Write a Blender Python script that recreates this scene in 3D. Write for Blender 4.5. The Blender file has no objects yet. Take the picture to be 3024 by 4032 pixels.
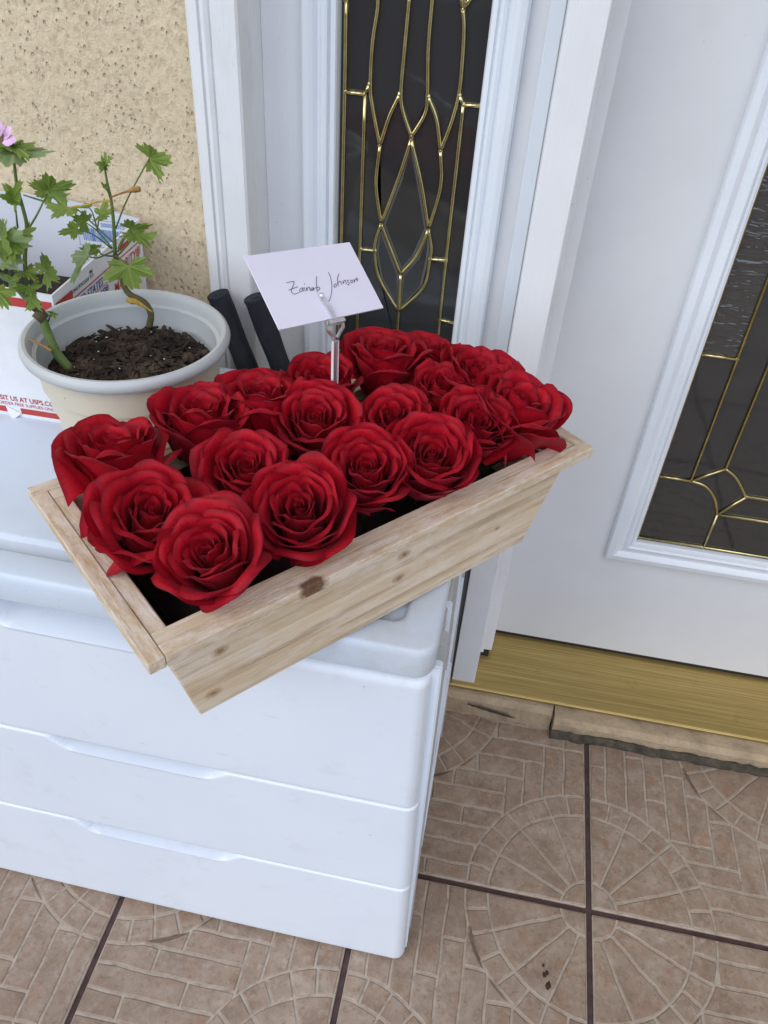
import bpy, bmesh, math, random
from mathutils import Vector, Matrix, noise
random.seed(7)
SC = bpy.context.scene
COL = SC.collection

# ------------------------------------------------------------------ camera
cam_d = bpy.data.cameras.new('camera')
cam = bpy.data.objects.new('camera', cam_d)
COL.objects.link(cam)
SC.camera = cam
CAM_Z = 1.17
yaw, pitch, roll = (math.radians(a) for a in (-7.8651, 39.8088, 4.0811))
fw = Vector((math.sin(yaw) * math.cos(pitch), math.cos(yaw) * math.cos(pitch), -math.sin(pitch)))
rt = Vector((math.cos(yaw), -math.sin(yaw), 0))
up = rt.cross(fw)
rt2 = math.cos(roll) * rt + math.sin(roll) * up
up2 = -math.sin(roll) * rt + math.cos(roll) * up
cam.matrix_world = Matrix(((rt2.x, up2.x, -fw.x, 0), (rt2.y, up2.y, -fw.y, 0), (rt2.z, up2.z, -fw.z, CAM_Z), (0, 0, 0, 1)))
cam_d.sensor_fit = 'VERTICAL'
cam_d.sensor_height = 36
cam_d.lens = 27.94
cam_d.clip_start = 0.02
cam_d.clip_end = 3000
SC.render.resolution_x, SC.render.resolution_y = 768, 1024

# ------------------------------------------------------------------ sky, sun, exposure
SUN_EL, SUN_AZ = math.radians(50), math.radians(-60)     # soft daylight from the open front-left side of the porch
world = bpy.data.worlds.new('World')
SC.world = world
world.use_nodes = True
wn = world.node_tree.nodes
sky = wn.new('ShaderNodeTexSky')
sky.sky_type = 'NISHITA'
sky.sun_disc = False
sky.sun_elevation = SUN_EL
sky.sun_rotation = math.radians(150)
sky.air_density = 1.0
sky.dust_density = 1.2
sky.ozone_density = 1.3
bg = wn['Background']
world.node_tree.links.new(sky.outputs[0], bg.inputs[0])
bg.inputs[1].default_value = 0.15
sun_d = bpy.data.lights.new('sun', 'SUN')
sun_d.energy = 1.1
sun_d.angle = math.radians(55)
sun_d.color = (1.0, 0.94, 0.845)
sun = bpy.data.objects.new('sun', sun_d)
COL.objects.link(sun)
SUN_DIR = Vector((-0.60, -0.62, 0.50)).normalized()       # towards the light
sun.rotation_euler = SUN_DIR.to_track_quat('Z', 'Y').to_euler()
SC.view_settings.view_transform = 'Standard'
SC.view_settings.look = 'None'
SC.view_settings.exposure = 0.69
SC.view_settings.gamma = 1.0
SC.view_settings.use_curve_mapping = False
SC.cycles.use_denoising = True
SC.cycles.max_bounces = 8
SC.cycles.diffuse_bounces = 4
SC.cycles.glossy_bounces = 3
SC.cycles.transmission_bounces = 6
SC.cycles.transparent_max_bounces = 8
SC.cycles.sample_clamp_indirect = 4.0

# ------------------------------------------------------------------ helpers
def link(o, parent=None):
    COL.objects.link(o)
    if parent is not None:
        o.parent = parent
    return o

def tag(o, label=None, cat=None, group=None, kind=None):
    if label: o['label'] = label
    if cat: o['category'] = cat
    if group: o['group'] = group
    if kind: o['kind'] = kind
    return o

def empty(name, loc=(0, 0, 0), rz=0.0):
    e = bpy.data.objects.new(name, None)
    e.empty_display_size = 0.05
    e.location = loc
    e.rotation_euler = (0, 0, rz)
    return link(e)

def mesh_obj(name, verts, faces, m, parent=None, smooth=False):
    me = bpy.data.meshes.new(name)
    me.from_pydata([tuple(v) for v in verts], [], faces)
    me.update()
    if smooth:
        me.shade_smooth()
    if m: me.materials.append(m)
    return link(bpy.data.objects.new(name, me), parent)

def bm_obj(name, bm, m, parent=None, smooth=False, recalc=True):
    if recalc:
        bmesh.ops.recalc_face_normals(bm, faces=bm.faces)
    me = bpy.data.meshes.new(name)
    bm.to_mesh(me)
    bm.free()
    if smooth:
        me.shade_smooth()
    if m: me.materials.append(m)
    return link(bpy.data.objects.new(name, me), parent)

def add_box(bm, x0, x1, y0, y1, z0, z1, bevel=0.0, seg=2):
    r = bmesh.ops.create_cube(bm, size=1.0)
    vs = r['verts']
    for v in vs:
        v.co = Vector((x0 + (v.co.x + .5) * (x1 - x0), y0 + (v.co.y + .5) * (y1 - y0), z0 + (v.co.z + .5) * (z1 - z0)))
    if bevel > 0:
        es = list({e for v in vs for e in v.link_edges})
        bmesh.ops.bevel(bm, geom=es, offset=bevel, segments=seg, affect='EDGES', profile=0.5)

def box(name, x0, x1, y0, y1, z0, z1, m, parent=None, bevel=0.0, seg=2):
    bm = bmesh.new()
    add_box(bm, x0, x1, y0, y1, z0, z1, bevel, seg)
    return bm_obj(name, bm, m, parent, smooth=False)

def catmull(pts, n=6):
    P = [Vector(p) for p in pts]
    if len(P) < 3:
        return P
    Q = [2 * P[0] - P[1]] + P + [2 * P[-1] - P[-2]]
    out = []
    for i in range(1, len(Q) - 2):
        a, b, c, d = Q[i - 1], Q[i], Q[i + 1], Q[i + 2]
        for k in range(n):
            t = k / n
            out.append(.5 * ((2 * b) + (c - a) * t + (2 * a - 5 * b + 4 * c - d) * t * t + (-a + 3 * b - 3 * c + d) * t ** 3))
    out.append(P[-1])
    return out

def tube_data(pts, radii, seg=8, cap=True, flat=1.0):
    n = len(pts)
    if not isinstance(radii, (list, tuple)):
        radii = [radii, radii]
    verts, faces = [], []
    prev = None
    for i, p in enumerate(pts):
        t = (pts[min(i + 1, n - 1)] - pts[max(i - 1, 0)]).normalized()
        if prev is None:
            a = Vector((0, 1, 0)) if abs(t.y) < .9 else Vector((1, 0, 0))
            prev = t.cross(a).normalized()
        prev = (prev - t * prev.dot(t)).normalized()
        b = t.cross(prev)
        f = i / max(1, n - 1) * (len(radii) - 1)
        k = min(int(f), len(radii) - 2)
        r = radii[k] + (radii[k + 1] - radii[k]) * (f - k)
        for s in range(seg):
            an = 2 * math.pi * s / seg
            verts.append(p + prev * (math.cos(an) * r) + b * (math.sin(an) * r * flat))
    for i in range(n - 1):
        for s in range(seg):
            faces.append((i * seg + s, i * seg + (s + 1) % seg, (i + 1) * seg + (s + 1) % seg, (i + 1) * seg + s))
    if cap:
        faces.append(tuple(range(seg - 1, -1, -1)))
        faces.append(tuple((n - 1) * seg + s for s in range(seg)))
    return verts, faces

def tube(name, pts, radii, m, parent=None, seg=8, n=6, smooth=True, flat=1.0):
    v, f = tube_data(catmull(pts, n), radii, seg, True, flat)
    return mesh_obj(name, v, f, m, parent, smooth)

def extrude_profile(name, prof, axis_pts, m, parent=None):
    """prof: list of (a, b) in the cross section; axis_pts: function (a, b, t) -> point for t = 0, 1"""
    n = len(prof)
    v = [axis_pts(a, b, 0) for a, b in prof] + [axis_pts(a, b, 1) for a, b in prof]
    f = [(i, (i + 1) % n, n + (i + 1) % n, n + i) for i in range(n)]
    f += [tuple(range(n - 1, -1, -1)), tuple(range(n, 2 * n))]
    bm = bmesh.new()
    bv = [bm.verts.new(p) for p in v]
    for q in f:
        bm.faces.new([bv[i] for i in q])
    return bm_obj(name, bm, m, parent)

def poly_area(P):
    return .5 * sum(P[i][0] * P[(i + 1) % len(P)][1] - P[(i + 1) % len(P)][0] * P[i][1] for i in range(len(P)))

def inset_poly(P, d):
    """shrink a 2-D polygon (counter-clockwise) by about d"""
    n = len(P)
    out = []
    for i in range(n):
        a, b, c = Vector(P[i - 1]), Vector(P[i]), Vector(P[(i + 1) % n])
        e1, e2 = (b - a), (c - b)
        if e1.length < 1e-9 or e2.length < 1e-9:
            out.append(tuple(b)); continue
        e1.normalize(); e2.normalize()
        n1, n2 = Vector((-e1.y, e1.x)), Vector((-e2.y, e2.x))
        m = n1 + n2
        if m.length < 1e-6:
            out.append(tuple(b)); continue
        m.normalize()
        k = d / max(.45, m.dot(n1))
        out.append((b.x + m.x * k, b.y + m.y * k))
    return out

# ------------------------------------------------------------------ materials
class NT:
    def __init__(self, name):
        self.m = bpy.data.materials.new(name)
        self.m.use_nodes = True
        self.t = self.m.node_tree
        self.p = self.t.nodes['Principled BSDF']
        self.out = self.t.nodes['Material Output']
        self._tc = None
    def n(self, kind, **kw):
        nd = self.t.nodes.new(kind)
        for k, v in kw.items():
            setattr(nd, k, v)
        return nd
    def l(self, a, b):
        self.t.links.new(a, b)
    def tc(self, which='Object'):
        if self._tc is None:
            self._tc = self.n('ShaderNodeTexCoord')
        return self._tc.outputs[which]
    def mapping(self, scale=(1, 1, 1), rot=(0, 0, 0), loc=(0, 0, 0), src=None):
        mp = self.n('ShaderNodeMapping')
        mp.inputs['Scale'].default_value = scale
        mp.inputs['Rotation'].default_value = rot
        mp.inputs['Location'].default_value = loc
        self.l(src or self.tc(), mp.inputs['Vector'])
        return mp.outputs[0]
    def noise(self, scale, detail=4, rough=.55, vec=None, dist=0.0):
        nd = self.n('ShaderNodeTexNoise')
        nd.inputs['Scale'].default_value = scale
        nd.inputs['Detail'].default_value = detail
        nd.inputs['Roughness'].default_value = rough
        nd.inputs['Distortion'].default_value = dist
        self.l(vec or self.tc(), nd.inputs['Vector'])
        return nd.outputs['Fac']
    def voronoi(self, scale, vec=None, feature='F1', out='Distance', rand=1.0):
        nd = self.n('ShaderNodeTexVoronoi', feature=feature)
        nd.inputs['Scale'].default_value = scale
        nd.inputs['Randomness'].default_value = rand
        self.l(vec or self.tc(), nd.inputs['Vector'])
        return nd.outputs[out]
    def ramp(self, fac, stops, interp='LINEAR'):
        nd = self.n('ShaderNodeValToRGB')
        cr = nd.color_ramp
        cr.interpolation = interp
        while len(cr.elements) < len(stops):
            cr.elements.new(.5)
        for e, (pos, col) in zip(cr.elements, stops):
            e.position = pos
            if not isinstance(col, (tuple, list)):
                col = (col, col, col)
            e.color = (*col, 1) if len(col) == 3 else col
        self.l(fac, nd.inputs[0])
        return nd.outputs[0]
    def mix(self, fac, a, b, blend='MIX'):
        nd = self.n('ShaderNodeMix', data_type='RGBA', blend_type=blend)
        for s, v in ((nd.inputs[0], fac), (nd.inputs[6], a), (nd.inputs[7], b)):
            if isinstance(v, (int, float)):
                s.default_value = v
            elif isinstance(v, (tuple, list)):
                s.default_value = (*v, 1) if len(v) == 3 else v
            else:
                self.l(v, s)
        return nd.outputs[2]
    def math(self, op, a, b=0.0, c=0.0, clamp=False):
        nd = self.n('ShaderNodeMath', operation=op, use_clamp=clamp)
        for s, v in zip(nd.inputs, (a, b, c)):
            if isinstance(v, (int, float)):
                s.default_value = v
            else:
                self.l(v, s)
        return nd.outputs[0]
    def bump(self, hgt, strength=.3, dist=.002, normal=None):
        nd = self.n('ShaderNodeBump')
        nd.inputs['Strength'].default_value = strength
        nd.inputs['Distance'].default_value = dist
        self.l(hgt, nd.inputs['Height'])
        if normal is not None:
            self.l(normal, nd.inputs['Normal'])
        self.l(nd.outputs[0], self.p.inputs['Normal'])
        return nd.outputs[0]
    def set(self, color=None, rough=None, metal=None, spec=None, **kw):
        if color is not None:
            if isinstance(color, (tuple, list)):
                self.p.inputs['Base Color'].default_value = (*color, 1)
            else:
                self.l(color, self.p.inputs['Base Color'])
        if rough is not None:
            if isinstance(rough, (int, float)):
                self.p.inputs['Roughness'].default_value = rough
            else:
                self.l(rough, self.p.inputs['Roughness'])
        if metal is not None: self.p.inputs['Metallic'].default_value = metal
        if spec is not None: self.p.inputs['Specular IOR Level'].default_value = spec
        for k, v in kw.items():
            self.p.inputs[k].default_value = v
        return self

MAT = {}
def simple(name, color, rough=.5, metal=0, spec=.5, var=.08, scale=20, bump=0.0, bscale=80):
    t = NT(name)
    f = t.noise(scale, 4)
    c = t.ramp(f, [(.25, tuple(x * (1 - var) for x in color)), (.75, tuple(min(1, x * (1 + var)) for x in color))])
    t.set(c, rough, metal, spec)
    if bump:
        t.bump(t.noise(bscale, 5), bump, .002)
    MAT[name] = t.m
    return t.m

# ------------------------------------------------------------------ measured outlines (metres, world coordinates)
SIDE_CAMES = {'border_left': [(-0.2168, 1.0426), (-0.2161, 0.9527), (-0.2163, 0.7795), (-0.2172, 0.6225)], 'hleft': [(-0.2157, 0.9532), (-0.1926, 0.9527)], 'link_left': [(-0.1926, 0.9527), (-0.1874, 0.9636)], 'vleft': [(-0.1924, 0.9524), (-0.1917, 0.771), (-0.1919, 0.6389)], 'outer_left': [(-0.1836, 1.0538), (-0.1819, 1.0386), (-0.1861, 1.0044), (-0.1866, 0.9629), (-0.1832, 0.9415), (-0.1724, 0.8999)], 'centre_left': [(-0.1479, 1.0564), (-0.1501, 0.9981), (-0.1509, 0.9579), (-0.1467, 0.9382), (-0.1354, 0.9134)], 'centre_right': [(-0.1236, 1.0583), (-0.1238, 1.005), (-0.1206, 0.9591), (-0.1219, 0.9389), (-0.1354, 0.9134)], 'cross_left': [(-0.1523, 0.9561), (-0.1632, 0.9315), (-0.172, 0.8999)], 'cross_right': [(-0.1194, 0.9567), (-0.1077, 0.9344), (-0.0998, 0.9012)], 'outer_right': [(-0.0902, 1.0436), (-0.0871, 1.0262), (-0.0852, 0.9928), (-0.0853, 0.9624), (-0.0903, 0.9335), (-0.0998, 0.9012)], 'top_right_a': [(-0.0958, 1.0604), (-0.0902, 1.0436)], 'top_right_b': [(-0.079, 1.0616), (-0.0902, 1.0436)], 'link_right': [(-0.0846, 0.9616), (-0.079, 0.9523)], 'hright': [(-0.079, 0.9523), (-0.0587, 0.9534)], 'vright': [(-0.079, 0.9523), (-0.0791, 0.8926), (-0.0797, 0.7714), (-0.0794, 0.6533)], 'x_left': [(-0.1355, 0.9099), (-0.147, 0.8669), (-0.1657, 0.8073)], 'x_right': [(-0.1355, 0.9099), (-0.1189, 0.8606), (-0.1056, 0.8075)], 'vesica_left': [(-0.1722, 0.8999), (-0.1746, 0.8544), (-0.1657, 0.8073)], 'vesica_right': [(-0.0998, 0.9012), (-0.0956, 0.8613), (-0.1056, 0.8075)], 'low_left': [(-0.1657, 0.8073), (-0.1715, 0.7871), (-0.1722, 0.7702), (-0.1647, 0.7365), (-0.1358, 0.6928)], 'low_right': [(-0.1056, 0.8075), (-0.0999, 0.7856), (-0.1003, 0.7705), (-0.1056, 0.7311), (-0.1358, 0.6928)], 'v_left': [(-0.1657, 0.8073), (-0.1591, 0.7928), (-0.1366, 0.7451)], 'v_right': [(-0.1056, 0.8075), (-0.1187, 0.7707), (-0.1366, 0.7451)], 'tail': [(-0.1366, 0.7451), (-0.1358, 0.6928), (-0.1364, 0.6447)], 'short_left': [(-0.1911, 0.7717), (-0.172, 0.7719)], 'short_right': [(-0.1003, 0.7699), (-0.0797, 0.7714)], 'low_h': [(-0.0796, 0.6887), (-0.0582, 0.6871)]}
SIDE_PANES = {'a': [(-0.217, 1.0513), (-0.1836, 1.0538), (-0.1819, 1.0386), (-0.1861, 1.0044), (-0.1866, 0.9629), (-0.1926, 0.9527), (-0.2157, 0.9532)], 'b': [(-0.1836, 1.0538), (-0.1819, 1.0386), (-0.1861, 1.0044), (-0.1866, 0.9629), (-0.1832, 0.9415), (-0.1724, 0.8999), (-0.1632, 0.9315), (-0.1523, 0.9561), (-0.1501, 0.9981), (-0.1479, 1.0564)], 'c': [(-0.1479, 1.0564), (-0.1501, 0.9981), (-0.1509, 0.9579), (-0.1467, 0.9382), (-0.1354, 0.9134), (-0.1219, 0.9389), (-0.1206, 0.9591), (-0.1238, 1.005), (-0.1236, 1.0583)], 'd': [(-0.1236, 1.0583), (-0.1238, 1.005), (-0.1206, 0.9591), (-0.1194, 0.9567), (-0.1077, 0.9344), (-0.0998, 0.9012), (-0.0903, 0.9335), (-0.0853, 0.9624), (-0.0852, 0.9928), (-0.0871, 1.0262), (-0.0902, 1.0436), (-0.0958, 1.0604)], 'e': [(-0.079, 1.0616), (-0.0902, 1.0436), (-0.0871, 1.0262), (-0.0852, 0.9928), (-0.0853, 0.9624), (-0.079, 0.9523), (-0.0587, 0.9534), (-0.06, 1.0459), (-0.0608, 1.063)], 'f': [(-0.1523, 0.9561), (-0.1632, 0.9315), (-0.1722, 0.8999), (-0.1746, 0.8544), (-0.1657, 0.8073), (-0.147, 0.8669), (-0.1355, 0.9099), (-0.1354, 0.9134), (-0.1467, 0.9382), (-0.1509, 0.9579)], 'g': [(-0.1194, 0.9567), (-0.1077, 0.9344), (-0.0998, 0.9012), (-0.0956, 0.8613), (-0.1056, 0.8075), (-0.1189, 0.8606), (-0.1355, 0.9099), (-0.1354, 0.9134), (-0.1219, 0.9389)], 'h': [(-0.1355, 0.9099), (-0.147, 0.8669), (-0.1657, 0.8073), (-0.1591, 0.7928), (-0.1366, 0.7451), (-0.1187, 0.7707), (-0.1056, 0.8075), (-0.1189, 0.8606)], 'i': [(-0.1657, 0.8073), (-0.1715, 0.7871), (-0.1722, 0.7702), (-0.1647, 0.7365), (-0.1358, 0.6928), (-0.1366, 0.7451), (-0.1591, 0.7928)], 'j': [(-0.1056, 0.8075), (-0.0999, 0.7856), (-0.1003, 0.7705), (-0.1056, 0.7311), (-0.1358, 0.6928), (-0.1366, 0.7451), (-0.1187, 0.7707)], 'k': [(-0.1924, 0.9524), (-0.1866, 0.9629), (-0.1832, 0.9415), (-0.1722, 0.8999), (-0.1746, 0.8544), (-0.1657, 0.8073), (-0.1715, 0.7871), (-0.1723, 0.7719), (-0.1911, 0.7717)], 'l': [(-0.079, 0.9523), (-0.0853, 0.9624), (-0.0903, 0.9335), (-0.0998, 0.9012), (-0.0956, 0.8613), (-0.1056, 0.8075), (-0.0999, 0.7856), (-0.1003, 0.7699), (-0.0797, 0.7714), (-0.0791, 0.8926)], 'm': [(-0.2157, 0.9532), (-0.1924, 0.9524), (-0.1917, 0.771), (-0.1919, 0.6389), (-0.2176, 0.6224), (-0.2163, 0.7795)], 'n': [(-0.079, 0.9523), (-0.0587, 0.9534), (-0.0584, 0.8948), (-0.0573, 0.7743), (-0.0582, 0.6871), (-0.0796, 0.6887), (-0.0797, 0.7714), (-0.0791, 0.8926)], 'o': [(-0.1911, 0.7717), (-0.1723, 0.7719), (-0.1647, 0.7365), (-0.1358, 0.6928), (-0.1364, 0.6447), (-0.1919, 0.6389)], 'p': [(-0.1003, 0.7699), (-0.0797, 0.7714), (-0.0796, 0.6887), (-0.0794, 0.6533), (-0.1364, 0.6447), (-0.1358, 0.6928), (-0.1056, 0.7311)], 'q': [(-0.0796, 0.6887), (-0.0582, 0.6871), (-0.0587, 0.6466), (-0.0796, 0.6435)]}
DOOR_CAMES = {'mid_h': [(0.2656, 0.679), (0.3117, 0.6795)], 'low_h': [(0.2645, 0.4765), (0.3153, 0.4779)], 'v_outer': [(0.3153, 0.4779), (0.3128, 0.5683), (0.3117, 0.6795), (0.3107, 0.7995)], 'v_inner': [(0.3559, 0.5063), (0.3546, 0.5757), (0.3547, 0.6747)], 'diag_a': [(0.3153, 0.4779), (0.3559, 0.5063)], 'arc_out': [(0.3559, 0.5063), (0.3753, 0.4928), (0.3994, 0.4626)], 'arc_in': [(0.3153, 0.4779), (0.3378, 0.471), (0.357, 0.4519), (0.3705, 0.4235)], 'diag_b': [(0.3705, 0.4235), (0.3994, 0.4626)], 'h_a': [(0.3707, 0.423), (0.4435, 0.4228)], 'h_b': [(0.3992, 0.4631), (0.4291, 0.4638)], 'v_low': [(0.3705, 0.4235), (0.3699, 0.3871), (0.3681, 0.3735)], 'bottom': [(0.2653, 0.3726), (0.4598, 0.3768)], 'left': [(0.2653, 0.3726), (0.2647, 0.5598)]}
R_STEM = [(-0.3622, 0.715, 0.7694), (-0.3584, 0.715, 0.7848), (-0.3642, 0.715, 0.7968), (-0.3782, 0.715, 0.8033), (-0.3836, 0.715, 0.8125), (-0.3847, 0.715, 0.8238), (-0.3875, 0.715, 0.8442)]
R_STALK = [(-0.3875, 0.715, 0.8442), (-0.3838, 0.715, 0.8753), (-0.3823, 0.715, 0.8988), (-0.3834, 0.715, 0.9143), (-0.3834, 0.715, 0.9288)]
R_PETIOLES = [[(-0.3824, 0.715, 0.8709), (-0.3671, 0.7175, 0.8998), (-0.3403, 0.72, 0.9394)], [(-0.3828, 0.715, 0.8988), (-0.3828, 0.7125, 0.9067), (-0.383, 0.71, 0.9116)], [(-0.3892, 0.715, 0.8502), (-0.4016, 0.715, 0.8656), (-0.4129, 0.715, 0.8733)], [(-0.3859, 0.715, 0.8553), (-0.4032, 0.7117, 0.8741), (-0.416, 0.7083, 0.8884), (-0.4233, 0.705, 0.8901)], [(-0.39, 0.715, 0.8501), (-0.4014, 0.705, 0.8662), (-0.4122, 0.695, 0.8741)], [(-0.4016, 0.715, 0.8656), (-0.4081, 0.7225, 0.8802), (-0.4152, 0.73, 0.8829)], [(-0.402, 0.715, 0.8678), (-0.408, 0.735, 0.8746)], [(-0.384, 0.715, 0.8478), (-0.3714, 0.7075, 0.8644), (-0.3598, 0.7, 0.879)], [(-0.3837, 0.715, 0.8447), (-0.3666, 0.7025, 0.8608), (-0.3504, 0.69, 0.8776)], [(-0.3834, 0.715, 0.8509), (-0.3823, 0.725, 0.8567), (-0.3837, 0.735, 0.8556)], [(-0.3906, 0.715, 0.8422), (-0.3955, 0.705, 0.847), (-0.396, 0.695, 0.8569)], [(-0.3888, 0.715, 0.8479), (-0.3939, 0.6925, 0.849), (-0.3918, 0.67, 0.8596)], [(-0.3876, 0.715, 0.8434), (-0.3687, 0.69, 0.8517), (-0.349, 0.665, 0.8578)]]
R_LEAVES = [((-0.3403, 0.72, 0.9394), (-0.3018, 0.695, 0.9444), 0.75, 60, 0.25), ((-0.3834, 0.715, 0.9288), (-0.3856, 0.715, 0.944), 0.75, 20, 0.5), ((-0.3834, 0.715, 0.9288), (-0.3673, 0.7, 0.9485), 0.55, -20, 0.5), ((-0.3834, 0.715, 0.9288), (-0.3919, 0.705, 0.936), 0.5, 30, 0.5), ((-0.383, 0.71, 0.9116), (-0.3856, 0.705, 0.9195), 0.6, 20, 0.5), ((-0.408, 0.735, 0.8746), (-0.3763, 0.725, 0.8927), 0.6, 15, 0.3), ((-0.4233, 0.705, 0.8901), (-0.4317, 0.675, 0.8848), 1.15, 15, 0.2), ((-0.4129, 0.715, 0.8733), (-0.4176, 0.695, 0.8854), 0.95, 40, 0.2), ((-0.4152, 0.73, 0.8829), (-0.4284, 0.725, 0.8845), 0.7, 40, 0.3), ((-0.4122, 0.695, 0.8741), (-0.4228, 0.67, 0.8755), 0.62, 55, 0.25), ((-0.3598, 0.7, 0.879), (-0.3268, 0.685, 0.8904), 0.55, 60, 0.35), ((-0.3504, 0.69, 0.8776), (-0.32, 0.665, 0.8786), 0.8, 45, 0.2), ((-0.3837, 0.735, 0.8556), (-0.3942, 0.735, 0.8562), 0.5, 50, 0.2), ((-0.396, 0.695, 0.8569), (-0.4101, 0.675, 0.8613), 0.5, 65, 0.2), ((-0.3918, 0.67, 0.8596), (-0.4174, 0.655, 0.8298), 0.7, 35, 0.4), ((-0.349, 0.665, 0.8578), (-0.3447, 0.66, 0.8352), 1.42, 5, 0.12), ((-0.388, 0.685, 0.861), (-0.3847, 0.665, 0.8594), 0.6, 30, 0.3)]
R_TWIG = [(-0.3792, 0.711, 0.903), (-0.3691, 0.711, 0.9073), (-0.3602, 0.711, 0.9107)]
R_BUD = [(-0.36, 0.709, 0.911), (-0.3536, 0.709, 0.9133), (-0.3486, 0.709, 0.9141)]
R_TWIG2 = [(-0.3724, 0.695, 0.9047), (-0.3851, 0.695, 0.9028), (-0.398, 0.695, 0.8985), (-0.415, 0.695, 0.8941)]
R_YELLOW = (-0.3667, 0.695, 0.8068)
L_STEM = [(-0.4038, 0.62, 0.7648), (-0.4137, 0.62, 0.7808), (-0.418, 0.62, 0.7996), (-0.4206, 0.62, 0.818), (-0.425, 0.62, 0.8281), (-0.4339, 0.62, 0.8382), (-0.4441, 0.62, 0.8508), (-0.4579, 0.62, 0.8548)]
L_STALK = [(-0.4339, 0.63, 0.8239), (-0.4346, 0.63, 0.8397), (-0.4304, 0.63, 0.8673), (-0.4212, 0.63, 0.8963), (-0.4204, 0.63, 0.9137), (-0.4212, 0.63, 0.9316), (-0.4187, 0.63, 0.9518), (-0.4165, 0.63, 0.9641), (-0.4158, 0.63, 0.9718)]
L_PETIOLES = [[(-0.4208, 0.63, 0.895), (-0.4086, 0.63, 0.9098), (-0.3952, 0.63, 0.9282)], [(-0.4298, 0.63, 0.8966), (-0.4264, 0.63, 0.9208)], [(-0.4329, 0.63, 0.8555), (-0.4176, 0.62, 0.8587), (-0.4001, 0.61, 0.8687)], [(-0.4266, 0.63, 0.8777), (-0.4246, 0.615, 0.8918), (-0.4274, 0.6, 0.8963)], [(-0.4, 0.63, 0.9226), (-0.4299, 0.65, 0.918)], [(-0.4497, 0.63, 0.8459), (-0.4444, 0.625, 0.8661), (-0.4469, 0.62, 0.8734)], [(-0.4346, 0.63, 0.8397), (-0.4379, 0.625, 0.8451), (-0.4449, 0.62, 0.8478)], [(-0.428, 0.63, 0.8131), (-0.4192, 0.625, 0.8096), (-0.4106, 0.62, 0.8218)]]
L_LEAVES = [((-0.4161, 0.63, 0.9653), (-0.3849, 0.61, 0.9656), 0.8, 45, 0.2), ((-0.4161, 0.63, 0.9653), (-0.4239, 0.61, 0.965), 0.8, 45, 0.2), ((-0.417, 0.63, 0.9605), (-0.3957, 0.59, 0.963), 1.3, 35, 0.2), ((-0.4272, 0.63, 0.9214), (-0.4079, 0.62, 0.9475), 0.55, 20, 0.5), ((-0.4272, 0.63, 0.9214), (-0.4305, 0.61, 0.9317), 0.55, 40, 0.3), ((-0.3946, 0.63, 0.9308), (-0.3961, 0.64, 0.9502), 0.62, 10, 0.25), ((-0.3953, 0.63, 0.9308), (-0.4027, 0.61, 0.9444), 0.5, 50, 0.3), ((-0.3921, 0.63, 0.9324), (-0.3473, 0.61, 0.9502), 0.5, 45, 0.35), ((-0.3999, 0.64, 0.9278), (-0.3985, 0.65, 0.9422), 0.4, 10, 0.3), ((-0.4274, 0.6, 0.8963), (-0.3853, 0.58, 0.912), 0.9, 40, 0.2), ((-0.4274, 0.6, 0.8963), (-0.3842, 0.56, 0.9008), 0.8, 30, 0.2), ((-0.4274, 0.6, 0.8963), (-0.4023, 0.56, 0.8972), 0.9, 30, 0.2), ((-0.4001, 0.61, 0.8687), (-0.4002, 0.61, 0.8862), 1.0, 15, 0.2), ((-0.3987, 0.61, 0.8695), (-0.3724, 0.585, 0.8757), 0.9, 40, 0.2), ((-0.4497, 0.62, 0.8631), (-0.4199, 0.6, 0.8743), 0.9, 40, 0.3), ((-0.4449, 0.62, 0.8478), (-0.424, 0.61, 0.8606), 0.6, 40, 0.3), ((-0.4225, 0.615, 0.8486), (-0.406, 0.59, 0.8502), 0.9, 30, 0.3), ((-0.4232, 0.615, 0.8396), (-0.3981, 0.585, 0.8399), 0.5, 30, 0.3), ((-0.4451, 0.6, 0.8476), (-0.4181, 0.58, 0.8423), 0.75, 40, 0.2), ((-0.4106, 0.62, 0.8218), (-0.3936, 0.61, 0.8258), 0.45, 60, 0.3), ((-0.4295, 0.625, 0.858), (-0.4011, 0.6, 0.8636), 0.6, 40, 0.3), ((-0.419, 0.63, 0.8965), (-0.417, 0.63, 0.9075), 0.35, 10, 0.5)]
FLOWER = (-0.4171, 0.63, 0.9735)
DRY_TWIG = [(-0.4115, 0.61, 0.788), (-0.4211, 0.61, 0.793), (-0.4324, 0.61, 0.7974)]
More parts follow.
